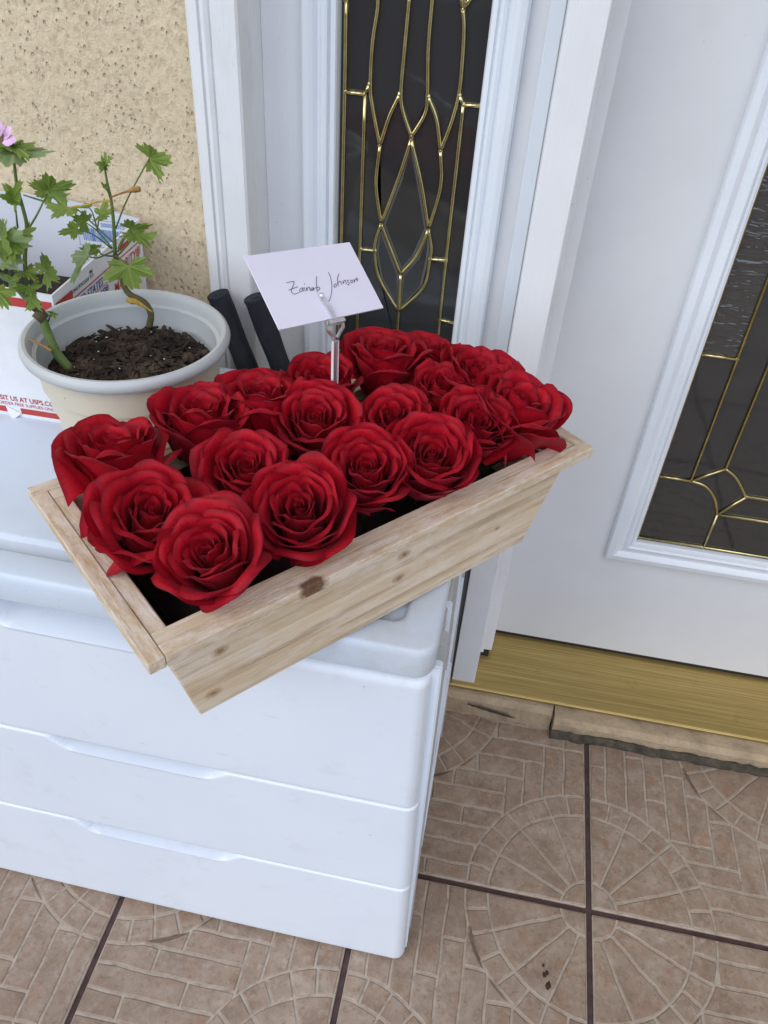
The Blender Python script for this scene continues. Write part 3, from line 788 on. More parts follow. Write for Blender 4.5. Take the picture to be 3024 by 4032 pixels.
def build_wall_and_frame():
    w = box('stucco_wall', -4.5, -.369, .922, 1.12, -.05, 2.75, MAT['stucco'])
    tag(w, 'rough tan stucco house wall beside the white door casing', 'wall')
    pw = box('added_ceiling', -4.5, 3.2, .26, 1.2, 2.62, 2.75, MAT['ceiling_paint'])  # added out of view, its depth set to shade the wall
    tag(pw, 'unseen ceiling added to shade the entrance', kind='structure')
    sw = box('unseen_wall', 1.9, 2.1, -.6, 1.2, -.05, 2.62, MAT['stucco'])  # added out of view to hold back light from the right
    tag(sw, 'unseen stucco wall added to cut light from the right', kind='structure')
    box('unseen_wall', 1.10, 1.9, .93, 1.12, -.05, 2.62, MAT['stucco'])['kind'] = 'structure'
    # ---------------- door frame
    fr = empty('door_frame', (0, 0, 0))
    tag(fr, 'white painted wooden door frame with grooved casing and centre post', 'door frame')
    # left casing: profile across x (face at y = .90), grooves
    x0, x1 = -.367, -.3105
    W = x1 - x0
    prof = [(x0, .935), (x0, .904), (x0 + .003, .9005), (x0 + .24 * W, .899), (x0 + .255 * W, .9025), (x0 + .275 * W, .9025), (x0 + .29 * W, .9005), (x0 + .37 * W, .8985), (x0 + .44 * W, .9005), (x0 + .455 * W, .9030), (x0 + .475 * W, .9030), (x0 + .49 * W, .9000), (x1 - .0025, .8995), (x1, .902), (x1, .935)]
    extrude_profile('casing', prof, lambda a, b, t: (a, b, .02 if t == 0 else 2.3), MAT['paint'], fr)
    # jamb beside the sidelight
    box('jamb', x1 - .02, x1 + .0005, .9351, 1.05, .02, 2.3, MAT['paint'], fr)
    # centre post (mullion)
    box('post', .0165, .0561, .900, 1.05, .0585, 2.3, MAT['paint'], fr, .0014, 2)
    # door stop on the post
    box('door_stop', .0562, .0782, .958, 1.006, .085, 2.3, MAT['paint'], fr, .0015, 2)
    box('stop_bead', .0562, .0640, .9500, .9575, .085, 2.3, MAT['paint'], fr, .001, 1)
    box('weatherstrip', .0570, .0740, .9575, .985, .068, .0848, MAT['rubber'], fr)
    box('dark_strip', .0085, .0163, .905, .972, .06, .52, MAT['dark_strip'], fr)  # narrow dark grey strip along the lower left side of the post
    # far jamb of the door, outside the picture
    box('jamb', .986, 1.03, .90, 1.05, .02, 2.3, MAT['paint'], fr)
    box('casing', 1.03, 1.10, .898, .935, .02, 2.3, MAT['paint'], fr)
    box('head', x1, .986, .90, 1.05, 2.10, 2.3, MAT['paint'], fr)
    # scuff marks on the post
    v, f = [], []
    tag(mesh_obj('scuff_mark', [(.0235, .8996, .6850), (.0345, .8996, .6862), (.0310, .8996, .6905), (.0265, .8996, .6900)], [(0, 1, 2, 3)], MAT['scuff'], fr))
build_wall_and_frame()

def came_net(prefix_parent, cames, y, r, m, nodes=True):
    seen = []
    for k, pts in cames.items():
        P = [(x, y, z) for x, z in pts]
        tube('came', P, r, m, prefix_parent, 6, 6, True, 1.0)
        for e in (P[0], P[-1]):
            if nodes and not any((Vector(e) - s).length < .004 for s in seen):
                seen.append(Vector(e))
    for s in seen:
        bm = bmesh.new()
        bmesh.ops.create_uvsphere(bm, u_segments=8, v_segments=6, radius=r * 1.28, matrix=Matrix.Translation(s) @ Matrix.Diagonal((1, .8, 1.25, 1)))
        bm_obj('solder_joint', bm, m, prefix_parent, True)

def pane(name, pts, y, m, parent, bevel=0.0, dy=.0035):
    """glass piece in the x-z plane; bevel > 0: a ground margin that slopes back to the came"""
    P = [(p[0], p[1]) for p in pts]
    if poly_area(P) < 0: P = P[::-1]
    Q = []
    for q in P:
        if not Q or math.dist(q, Q[-1]) > .0055: Q.append(q)
    if math.dist(Q[0], Q[-1]) < .0055: Q.pop()
    P = Q
    bm = bmesh.new()
    o = [bm.verts.new((x, y, z)) for x, z in P]
    if bevel > 0:
        Q = inset_poly(P, bevel)
        i_ = [bm.verts.new((x, y - dy, z)) for x, z in Q]
        n = len(P)
        for k in range(n):
            bm.faces.new((o[k], o[(k + 1) % n], i_[(k + 1) % n], i_[k]))
        f = bm.faces.new(i_)
    else:
        f = bm.faces.new(o)
    bmesh.ops.triangulate(bm, faces=[f])
    bm.normal_update()
    for fc in bm.faces:
        if fc.normal.y > 0: fc.normal_flip()
        if bevel > 0 and fc.normal.y > -.985: fc.material_index = 1
    ob = bm_obj(name, bm, m, parent, False, False)
    if bevel > 0: ob.data.materials.append(MAT['bevel_edge'])
    return ob

def frame_moulding(name, x0, x1, z0, z1, prof, m, parent):
    """picture-frame moulding: prof is a list of (inset from the outer edge, y); mitred at the corners"""
    rings = [[(x0 + d, y, z0 + d), (x1 - d, y, z0 + d), (x1 - d, y, z1 - d), (x0 + d, y, z1 - d)] for d, y in prof]
    names = ('bottom', 'right', 'top', 'left')
    for s in range(4):
        v, f = [], []
        for ring in rings:
            v += [ring[s], ring[(s + 1) % 4]]
        for k in range(len(rings) - 1):
            f.append((2 * k, 2 * k + 1, 2 * k + 3, 2 * k + 2))
        o = mesh_obj(name, v, f, m, parent)
        bm = bmesh.new(); bm.from_mesh(o.data); bmesh.ops.recalc_face_normals(bm, faces=bm.faces)
        if sum(fc.normal.y for fc in bm.faces) > 0: bmesh.ops.reverse_faces(bm, faces=bm.faces)
        bm.to_mesh(o.data); bm.free()

def build_sidelight():
    s = empty('sidelight_window', (0, 0, 0))
    tag(s, 'narrow sidelight with brass-lined bevelled glass beside the front door', 'window')
    zt, zb = 2.02, .30
    box('stile', -.3100, -.2625, .975, 1.03, .06, 2.1, MAT['paint'], s, .0008, 1)
    box('stile', -.0195, .0163, .975, 1.03, .06, 2.1, MAT['paint'], s, .0008, 1)
    box('bead', -.0004, .0160, .9705, .9748, .53, 2.1, MAT['vinyl'], s, .001, 1)
    box('bottom_rail', -.2624, -.0196, .977, 1.03, .06, zb, MAT['paint'], s)
    box('top_rail', -.2624, -.0196, .977, 1.03, zt, 2.1, MAT['paint'], s)
    prof = [(-.0002, .976), (0, .966), (.003, .9615), (.010, .9600), (.0145, .9625), (.019, .9680), (.0215, .9682), (.0235, .9655), (.027, .9640), (.030, .9650), (.0315, .9700), (.0325, .9700), (.0335, .9678), (.0385, .9690), (.0400, .9720), (.0410, .990)]
    frame_moulding('moulding', -.2626, -.0194, zb - .0005, zt, prof, MAT['vinyl'], s)
    bp = box('glass_panel', -.2215, -.0605, .9885, .9925, zb, zt, MAT['glass'], s)
    bev = set('hij')
    for i_, (k, pts) in enumerate(SIDE_PANES.items()):
        pane('glass_pane', pts, .9882 - .00012 * i_, MAT['bevel_glass'] if k in bev else MAT['glass'], bp, .0050 if k in bev else .0, .0020)
    # the same design repeats mirrored in the upper half of the light
    zm = max(z for pts in SIDE_CAMES.values() for x, z in pts) + .004
    mirrored = {}
    for k, pts in SIDE_CAMES.items():
        up_ = [(x, 2 * zm - z) for x, z in pts]
        if pts[0][1] > zm - .06 and k not in ('hleft', 'hright'):
            up_ = [pts[0]] + up_
        mirrored[k] = up_
    came_net(bp, mirrored, .9858, .0023, MAT['brass'], False)
    came_net(bp, SIDE_CAMES, .9856, .0025, MAT['brass'])
build_sidelight()

def build_door():
    d = empty('front_door', (0, 0, 0))
    tag(d, 'white front door with a framed leaded glass panel', 'door')
    X0, X1, Z0, Z1 = .2267, .84, .309, 1.92
    # slab with an opening: four boards that butt
    y0, y1 = 1.007, 1.05
    box('stile', .0745, X0 + .012, y0, y1, .088, 2.09, MAT['door'], d)
    box('stile', X1 - .012, .985, y0, y1, .088, 2.09, MAT['door'], d)
    box('bottom_rail', X0 + .0121, X1 - .0121, y0, y1, .088, Z0 + .012, MAT['door'], d)
    box('top_rail', X0 + .0121, X1 - .0121, y0, y1, Z1 - .012, 2.09, MAT['door'], d)
    box('sweep', .0785, .985, 1.0095, 1.045, .0765, .0878, MAT['rubber'], d)
    prof = [(-.0002, 1.008), (0, .9995), (.002, .9955), (.011, .9935), (.0145, .9955), (.019, .9990), (.0235, .9990), (.0265, .9965), (.030, .9955), (.0325, .9970), (.0333, .9995), (.0345, .9980), (.0375, .9985), (.0385, 1.0010), (.0405, 1.0015), (.0412, 1.012)]
    frame_moulding('lite_moulding', X0, X1, Z0, Z1, prof, MAT['vinyl'], d)
    bp = box('glass_panel', X0 + .040, X1 - .040, 1.0105, 1.013, Z0 + .040, Z1 - .040, MAT['glass'], d)
    C = DOOR_CAMES
    y = 1.0090
    gx0, gz0 = X0 + .041, Z0 + .041
    lo, mid = C['low_h'], C['mid_h']
    vo, vi = C['v_outer'], C['v_inner']
    xo = (vo[0][0], vo[-1][0]); zo = (vo[0][1], vo[-1][1])
    ztop = 1.87
    def yl(L, z):      # x on a nearly vertical came
        (xa, za), (xb, zb) = L[0], L[-1]
        return xa + (xb - xa) * (z - za) / (zb - za) * .0 if False else xa
    xo, xi = vo[0][0], vi[0][0]
    pane('glass_pane', [(gx0, lo[0][1]), (xo, lo[0][1]), (xo, mid[0][1]), (gx0, mid[0][1])], y, MAT['glass'], bp)
    pane('glass_pane', [(gx0, mid[0][1]), (xo, mid[0][1]), (xo, ztop), (gx0, ztop)], y, MAT['seedy'], bp)
    pane('glass_pane', [(xo, lo[0][1]), C['diag_a'][1], (xi, ztop), (xo, ztop)], y, MAT['glass'], bp)
    ax, az = C['arc_in'], C['arc_out']
    pane('glass_pane', [(gx0, gz0), (C['v_low'][0][0], gz0)] + [C['v_low'][0]] + ax[::-1][1:] + [(gx0, lo[0][1])], y, MAT['glass'], bp)
    pane('glass_pane', list(ax) + list(az)[::-1], y, MAT['glass'], bp)
    xr = X1 - .041
    pane('glass_pane', [(C['v_low'][0][0], gz0), (xr, gz0), (xr, C['h_a'][0][1]), (C['v_low'][0][0], C['h_a'][0][1])], y, MAT['glass'], bp)
    pane('glass_pane', [C['h_a'][0], (xr, C['h_a'][0][1]), (xr, C['h_b'][0][1]), C['h_b'][0]], y, MAT['glass'], bp)
    pane('glass_pane', list(az) + [(xr, C['h_b'][0][1]), (xr, ztop), (xi, ztop)], y, MAT['glass'], bp)
    zl = lo[0][1]
    net = {
        'left': [(gx0 + .0006, gz0), (gx0 + .0006, ztop)], 'bottom': [(gx0, gz0 + .0055), (xr, gz0 + .0055)],
        'low_h': [(gx0, zl), (xo, zl)], 'mid_h': [(gx0, mid[0][1]), (xo, mid[0][1])],
        'v_outer': [(xo, zl), (xo, ztop)], 'v_inner': [C['diag_a'][1], (xi, ztop)], 'diag_a': [(xo, zl), C['diag_a'][1]],
        'arc_out': list(az), 'arc_in': [(xo, zl)] + list(ax)[1:], 'diag_b': C['diag_b'],
        'h_a': [C['h_a'][0], (xr, C['h_a'][0][1])], 'h_b': [C['h_b'][0], (xr, C['h_b'][0][1])],
        'v_low': [C['v_low'][0], (C['v_low'][0][0], gz0 + .0055)],
    }
    came_net(bp, net, 1.0070, .0021, MAT['brass'])
    # pencil-like scratch on the slab
    P = [(.1155, 1.0066, .497), (.1275, 1.0066, .5015), (.137, 1.0066, .5065)]
    tube('scratch', P, .0007, MAT['scuff'], d, 5, 3, True)
build_door()

def build_threshold():
    th = empty('door_threshold', (.5, .95, .06))
    tag(th, 'worn brass door threshold sloping down from the white door', 'threshold')
    def part(name, prof, m, xa=-.32, xb=1.03):
        o = extrude_profile(name, prof, lambda a, b, t: ((xa if t == 0 else xb) - .5, a - .95, b - .06), m, th)
        return o
    part('plate', [(.8905, .0540), (.8905, .0565), (.8925, .0582), (.8960, .0586), (1.012, .0790), (1.012, .054)], MAT['sill_brass'])
    part('nose', [(.8885, .0545), (.8883, .0580), (.8893, .0594), (.8905, .0588), (.8904, .0545)], MAT['sill_brass'])
    # plaster step under it, broken at the front edge right of x = .2
    st = empty('doorstep', (0, 0, 0))
    tag(st, 'chipped beige plaster doorstep below the brass threshold', 'step')
    rnd = random.Random(11)
    def slab(name, xa, xb, yf, zb, ztop, m, n, jit):
        v, f = [], []
        for i in range(n + 1):
            x = xa + (xb - xa) * i / n
            j = jit * noise.noise(Vector((x * 55, 1.7, 0))) + jit * .6 * noise.noise(Vector((x * 160, 5, 0)))
            j2 = jit * noise.noise(Vector((x * 70, 9.2, 0)))
            v += [(x, yf + j + .003, zb + j2), (x, yf + j, zb + .006 + j2), (x, yf + j * .6 - .001, ztop - .012), (x, yf + .006, ztop - .002), (x, .95, ztop), (x, .95, zb + j2)]
        for i in range(n):
            for k in range(6):
                f.append((i * 6 + k, i * 6 + (k + 1) % 6, (i + 1) * 6 + (k + 1) % 6, (i + 1) * 6 + k))
        f += [tuple(range(5, -1, -1)), tuple(n * 6 + k for k in range(6))]
        return mesh_obj(name, v, f, m, st, False)
    slab('plaster_edge', -.35, .196, .876, -.004, .0535, MAT['step'], 60, .0036)
    slab('plaster_lip', .1985, 1.05, .860, .0215, .0535, MAT['step'], 110, .0045)
    slab('gap_shade_slab', .1985, 1.05, .8590, -.004, .0195, MAT['gap_dark'], 110, .0050)  # dark slab whose colour stands in for shade in the undercut gap
    # dark crumbled streaks on the left part of the plaster
    v, f = [], []
    n = 22
    for i in range(n + 1):
        s = i / n
        x = .050 + .088 * s
        zc = .036 - .016 * s + .002 * noise.noise(Vector((s * 14, 0, 0)))
        hh = .0042 * math.sin(math.pi * min(1, .08 + s * .9)) ** .6 * (1 + .5 * noise.noise(Vector((s * 25, 4, 0))))
        v += [(x, .8715, zc - hh), (x, .8705, zc + hh)]
    for i in range(n): f.append((2 * i, 2 * i + 2, 2 * i + 3, 2 * i + 1))
    mesh_obj('dark_streak', v, f, MAT['gap_dark'], st)
build_threshold()
# ------------------------------------------------------------------ roses
def rose_material():
    t = NT('rose_petal_red')
    oi = t.n('ShaderNodeObjectInfo')
    f = t.noise(26, 3, .5)
    veins = t.noise(5, 4, .6, t.mapping((11, 1.1, 1), src=t.tc('UV')))
    c = t.ramp(f, [(.3, (.32, .002, .009)), (.7, (.54, .004, .016))])
    c = t.mix(.45, c, t.ramp(veins, [(.33, (.24, .0015, .009)), (.66, (.64, .007, .022))]))
    c = t.mix(t.math('MULTIPLY', oi.outputs['Random'], .45), c, (.33, .002, .016))
    sep = t.n('ShaderNodeSeparateXYZ'); t.l(t.tc('UV'), sep.inputs[0])
    rim = t.math('ADD', sep.outputs[1], t.math('MULTIPLY', t.math('SUBTRACT', t.noise(60, 3), .5), .10))
    c = t.mix(t.ramp(rim, [(.93, 0.0), (1.0, .75)]), c, (.13, .0015, .010))
    streak = veins
    t.set(c, t.ramp(f, [(.3, .52), (.7, .68)]), 0, .22)
    t.p.inputs['Sheen Weight'].default_value = .12
    t.p.inputs['Sheen Roughness'].default_value = .45
    t.p.inputs['Sheen Tint'].default_value = (1, .25, .35, 1)
    t.bump(streak, .12, .001)
    tr = t.n('ShaderNodeBsdfTranslucent')
    tr.inputs[0].default_value = (.62, .004, .014, 1)
    mx = t.n('ShaderNodeMixShader')
    mx.inputs[0].default_value = .14
    t.l(t.p.outputs[0], mx.inputs[1]); t.l(tr.outputs[0], mx.inputs[2])
    t.l(mx.outputs[0], t.out.inputs['Surface'])
    MAT['rose'] = t.m
rose_material()
simple('rose_green', (.07, .13, .035), .5, var=.25, scale=40)

def sstep(a, b, x):
    x = max(0.0, min(1.0, (x - a) / (b - a)))
    return x * x * (3 - 2 * x)

def petal_mesh(name, rtop, L, W, th_base, th_mid, th_lip, spiral, rnd, lip_at=.72, point=.06, side_curl=0.0, ruffle=.001, na=13, nv=15, taper=0.0):
    """one petal: a strip that leaves the base at th_base, stands at th_mid and rolls outwards to th_lip at the rim"""
    # profile curve by integrating the lean angle from the vertical
    prof = [(0.0, 0.0)]
    M = 40
    for k in range(M):
        a = (k + .5) / M
        th = th_base + (th_mid - th_base) * sstep(0, .42, a)
        x, z = prof[-1]
        prof.append((x + math.sin(th) / M, z + math.cos(th) / M))
    # fit the radius at the start of the lip to rtop
    r0 = .0018
    xm = prof[int(M * lip_at)][0]
    kr = (rtop - r0) / (xm * L) if xm > .02 else 1.0
    kr = max(.2, min(3.0, kr))
    ph = [rnd.uniform(0, 6.28) for _ in range(4)]
    lean = rnd.uniform(-.05, .05)
    asym = rnd.uniform(-.12, .12)
    verts, faces = [], []
    for i in range(na + 1):
        a = (i / na) ** .85
        for j in range(nv + 1):
            v = -1 + 2 * j / nv
            av = abs(v)
            top = 1 - .10 * av ** 2 - .12 * av ** 4 - taper * av ** 1.4 + point * (1 - av) ** 2 + asym * .35 * v
            top += .02 * math.sin(5 * v + ph[0]) + .012 * math.sin(11 * v + ph[1])
            s = a * top
            f = min(s, 1.0) * M
            k = min(int(f), M - 1)
            x = prof[k][0] + (prof[k + 1][0] - prof[k][0]) * (f - k)
            z = prof[k][1] + (prof[k + 1][1] - prof[k][1]) * (f - k)
            r = r0 + x * L * kr
            z = z * L
            # lip roll
            if a > lip_at:
                q = (a - lip_at) / (1 - lip_at)
                ln = (1 - lip_at) * L * q
                bend = (th_lip - th_mid) * q * (.75 + .5 * av) * (1 + .35 * math.sin(2.4 * v + ph[2]))
                r += math.sin(bend * .6) * ln * .9
                z -= (1 - math.cos(bend * .75)) * ln * .7
            wid = W * (.42 + .58 * sstep(0, .55, a))
            ang = v * wid
            r += spiral * v * (.4 + .6 * a)
            r += side_curl * av ** 5 * a
            r += ruffle * a ** 3 * (math.sin(4.2 * v + ph[1]) + .6 * math.sin(9 * v + ph[3]))
            z += ruffle * .8 * a ** 3 * math.sin(5.5 * v + ph[2])
            r = max(r, .0004)
            verts.append((r * math.cos(ang) + lean * z, r * math.sin(ang), z))
    for i in range(na):
        for j in range(nv):
            q = i * (nv + 1) + j
            faces.append((q, q + 1, q + nv + 2, q + nv + 1))
    me = bpy.data.meshes.new(name)
    me.from_pydata(verts, [], faces)
    uv = me.uv_layers.new(name='petal')
    for lp in me.loops:
        k = lp.vertex_index
        uv.data[lp.index].uv = ((k % (nv + 1)) / nv, (k // (nv + 1)) / na)
    me.shade_smooth()
    me.materials.append(MAT['rose'])
    return me

def make_rose(loc, dia, tilt, tilt_az, seed, open_=.6, label='', twist=0.0, stem_z=None):
    """loc: centre of the bloom's opening; dia: overall width; open_: how far the outer petals fold back"""
    rnd = random.Random(seed)
    S = dia / .0875
    root = bpy.data.objects.new('rose', None)
    root.empty_display_size = .02
    link(root)
    ax = Vector((math.sin(tilt) * math.cos(tilt_az), math.sin(tilt) * math.sin(tilt_az), math.cos(tilt)))
    root.location = Vector(loc) - ax * (.0435 * S * 1.42)
    q = Vector((0, 0, 1)).rotation_difference(ax)
    root.rotation_mode = 'QUATERNION'
    from mathutils import Quaternion
    root.rotation_quaternion = q @ Quaternion((0, 0, 1), twist + rnd.uniform(0, 6.28))
    root.scale = (S, S, S * 1.42)
    tag(root, label, 'rose', 'red roses packed in the wooden planter')
    N = 37
    phi = rnd.uniform(0, 6.28)
    for i in range(N):
        t = i / (N - 1)
        phi += math.radians(137.5) + rnd.uniform(-.22, .22)
        if t < .28:                                   # tight heart
            q = t / .28
            me = petal_mesh('petal', .0016 + .0082 * q, .0425 + .0045 * q + rnd.uniform(-.001, .001), 2.0 - .75 * q, .55, -.12 + .13 * q, .2 + .35 * q, .0012, rnd, .88, .03, 0, .0006, 10, 17)
        elif t < .70:                                 # cupped middle petals
            q = (t - .28) / .42
            me = petal_mesh('petal', .0102 + .0172 * q + rnd.uniform(-.0009, .0009), .0490 + .0050 * q + rnd.uniform(-.003, .0025), 1.20 - .16 * q, .85 + .25 * q, .00 + .20 * q, .65 + (.25 + .55 * open_) * q + rnd.uniform(-.3, .4), .0022, rnd, .89 - .05 * q, .07, .0006, .0012, 13, 15, .04)
        else:                                         # broad outer petals: some hug the cup, some fold back
            q = (t - .70) / .30
            fold = open_ * (rnd.uniform(.6, 1.15) if rnd.random() < .40 + .35 * open_ else rnd.uniform(0, .35))
            me = petal_mesh('petal', .0280 + .0060 * q + rnd.uniform(-.0012, .0012), .0550 - .0040 * q + rnd.uniform(-.003, .002), 1.10 - .10 * q, 1.20, .18 + .12 * q + .28 * fold * q, .60 + 1.10 * fold, .0024, rnd, .85 - .20 * fold, .09 + .08 * fold, .0006 + .002 * fold, .0010 + .0011 * fold, 14, 17, .10 + .08 * fold)
        o = bpy.data.objects.new('petal', me)
        o.rotation_euler = (0, rnd.uniform(-.03, .03), phi)
        link(o, root)
    # calyx and stalk
    v, f = [], []
    R = [(.0015, -.030), (.0022, -.012), (.0060, -.006), (.0095, .001), (.0085, .004)]
    for r, z in R:
        for s in range(10):
            a = 2 * math.pi * s / 10
            v.append((r * math.cos(a), r * math.sin(a), z))
    for i in range(len(R) - 1):
        for s in range(10):
            f.append((i * 10 + s, i * 10 + (s + 1) % 10, (i + 1) * 10 + (s + 1) % 10, (i + 1) * 10 + s))
    mesh_obj('calyx', v, f, MAT['rose_green'], root, True)
    return root

# ================================================================== OBJECTS
def rr_ring(x0, x1, y0, y1, r, z, n=6):
    out = []
    for cx, cy, a0 in ((x1 - r, y0 + r, -90), (x1 - r, y1 - r, 0), (x0 + r, y1 - r, 90), (x0 + r, y0 + r, 180)):
        for k in range(n + 1):
            a = math.radians(a0 + 90 * k / n)
            out.append((cx + r * math.cos(a), cy + r * math.sin(a), z))
    return out

def loft(name, rings, m, parent=None, cap0=True, cap1=True, smooth=True, closed=True):
    n = len(rings[0])
    v = [p for r in rings for p in r]
    f = []
    for i in range(len(rings) - 1):
        for k in range(n if closed else n - 1):
            f.append((i * n + k, i * n + (k + 1) % n, (i + 1) * n + (k + 1) % n, (i + 1) * n + k))
    if cap0: f.append(tuple(range(n - 1, -1, -1)))
    if cap1: f.append(tuple((len(rings) - 1) * n + k for k in range(n)))
    o = mesh_obj(name, v, f, m, parent, smooth)
    return o

def sharpen(o, deg=35):
    me = o.data
    me.shade_smooth()
    try:
        me.set_sharp_from_angle(angle=math.radians(deg))
    except Exception:
        pass
    return o

CX0, CX1 = -.632, -.006          # lid of the drawer chest
LID = .648

def build_chest():
    ch = empty('drawer_chest', (-.318, .65, 0), -.0100)
    tag(ch, 'white plastic chest with three drawers and a dirty lid', 'drawer chest')
    ox, oy = -.318, .65
    loc = lambda P: [(x - ox, y - oy, z) for x, y, z in P]
    # lid
    rings = []
    for ins, z, r in ((.004, .6125, .016), (.001, .6130, .018), (0, .616, .019), (0, .640, .019), (.0008, .6455, .018), (.0026, .6474, .017), (.0045, .648, .016), (.0290, .648, .013), (.0320, .6470, .013), (.0345, .6425, .012), (.0360, .6420, .012), (.0480, .6420, .010), (.0495, .6428, .010), (.0525, .6462, .009), (.0550, .6468, .008), (.080, .6470, .008)):
        rings.append(loc(rr_ring(CX0 + ins, CX1 - ins, .447 + ins, .857 - ins, r, z)))
    sharpen(loft('lid', rings, MAT['lid'], ch), 50)
    # body
    # body: its side walls flare a little towards the floor and stand just outside the drawer fronts
    def wall_x(z): return .0015 + (.612 - z) * .019
    def slab(name, x_in, out, ya, yb, z0, z1, m):
        P = [(x_in, ya, z0), (wall_x(z0) + out, ya, z0), (wall_x(z0) + out, yb, z0), (x_in, yb, z0), (x_in, ya, z1), (wall_x(z1) + out, ya, z1), (wall_x(z1) + out, yb, z1), (x_in, yb, z1)]
        bm = bmesh.new()
        bv = [bm.verts.new((x - ox, y - oy, z)) for x, y, z in P]
        for q in ((0, 1, 2, 3), (4, 5, 6, 7), (0, 1, 5, 4), (1, 2, 6, 5), (2, 3, 7, 6), (3, 0, 4, 7)): bm.faces.new([bv[i] for i in q])
        bmesh.ops.recalc_face_normals(bm, faces=bm.faces)
        bmesh.ops.bevel(bm, geom=list(bm.edges), offset=.0016, segments=2, affect='EDGES')
        return bm_obj(name, bm, m, ch)
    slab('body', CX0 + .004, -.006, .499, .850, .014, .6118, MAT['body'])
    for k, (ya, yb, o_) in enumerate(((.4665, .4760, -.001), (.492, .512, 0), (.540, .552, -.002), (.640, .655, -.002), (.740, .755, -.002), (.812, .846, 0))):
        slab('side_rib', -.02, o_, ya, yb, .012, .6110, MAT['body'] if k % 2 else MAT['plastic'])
    for zc in (.391, .208):
        slab('side_rail', -.02, .0005, .5125, .8115, zc - .008, zc + .006, MAT['plastic'])
    for fx in (-.59, -.06):
        for fy in (.50, .82):
            box('foot', fx - .02 - ox, fx + .02 - ox, fy - .02 - oy, fy + .02 - oy, .0016, .0138, MAT['body'], ch)
    # drawers
    for k, (z0, z1, xr, hw, lip, rt) in enumerate(((.3905, .6020, -.0080, .125, .030, .011), (.2080, .3895, -.0015, .100, .0185, .003), (.0060, .2070, .0040, .103, .0215, .003))):
        xl = -.318 * 2 - xr
        slant = .0058 / (z1 - z0)              # the fronts widen slightly towards the floor
        yf = .450
        nx, nz = 150, 56
        v, f = [], []
        R = .014
        def depth(x, z):
            d = 0.0
            for e in (x - xl, xr - x):
                if e < R: d = max(d, R - math.sqrt(max(0, R * R - (R - e) ** 2)))
            e = z1 - z
            if e < rt: d += rt - math.sqrt(max(0, rt * rt - (rt - e) ** 2))
            e = z - z0
            if e < .005: d += .005 - math.sqrt(max(0, .005 ** 2 - (.005 - e) ** 2))
            # finger notch below the upper edge
            q = abs(x + .318)
            e = z - (z1 - lip)
            lim = hw - .018 + .022 * max(0, min(1.2, e / lip))
            if e > 0:
                s = sstep2(0, .0060, e) * (1 - sstep2(lim - .012, lim + .002, q))
                d += .040 * s
            else:
                s = (1 - sstep2(0, .005, -e)) * (1 - sstep2(lim - .012, lim + .004, q))
                d -= .0014 * s
            d += .0012 * ((x + .318) / .31) ** 2
            return d
        xs = sorted(set([xl + (xr - xl) * i / nx for i in range(nx + 1)] + [xl + R * (1 - math.cos(a * math.pi / 16)) for a in range(9)] + [xr - R * (1 - math.cos(a * math.pi / 16)) for a in range(9)]))
        zs = sorted(set([z0 + (z1 - z0) * j / 26 for j in range(27)] + [z1 - lip - .008 + (lip + .008) * j / 30 for j in range(31)] + [z0 + .005 * j / 5 for j in range(5)]))
        NX, NZ = len(xs), len(zs)
        for z in zs:
            for x in xs:
                v.append((x - ox + (x + .318) / .31 * slant * (z1 - z), yf + depth(x, z) - oy, z))
        for j in range(NZ - 1):
            for i in range(NX - 1):
                q = j * NX + i
                f.append((q, q + 1, q + NX + 1, q + NX))
        # skirt back to the body
        edge = [i for i in range(NX)] + [j * NX + NX - 1 for j in range(1, NZ)] + [(NZ - 1) * NX + i for i in range(NX - 2, -1, -1)] + [j * NX for j in range(NZ - 2, 0, -1)]
        o0 = len(v)
        for e in edge:
            x, y, z = v[e]
            v.append((x, .4985 - oy, z))
        n = len(edge)
        for i in range(n):
            f.append((edge[(i + 1) % n], edge[i], o0 + i, o0 + (i + 1) % n))
        o = mesh_obj('drawer', v, f, MAT['plastic'], ch, True)
        sharpen(o, 60)
        o['label'] = ('top drawer half hidden below the wooden planter', 'middle drawer with a slot handle', 'bottom drawer just above the floor')[k]
build_chest()

# ------------------------------------------------------------------ wooden planter (local x along its length, y towards the wall side)
BOX_A = math.radians(48.40)
BN = Vector((-.1915, .3065))
BL, BW, BZ = .4475, .227, .750     # outer length, width and rim height
UU = Vector((math.cos(BOX_A), math.sin(BOX_A)))
VV = Vector((-math.sin(BOX_A), math.cos(BOX_A)))
def bpos(u, v, z):
    p = BN + UU * u + VV * v
    return Vector((p.x, p.y, z))

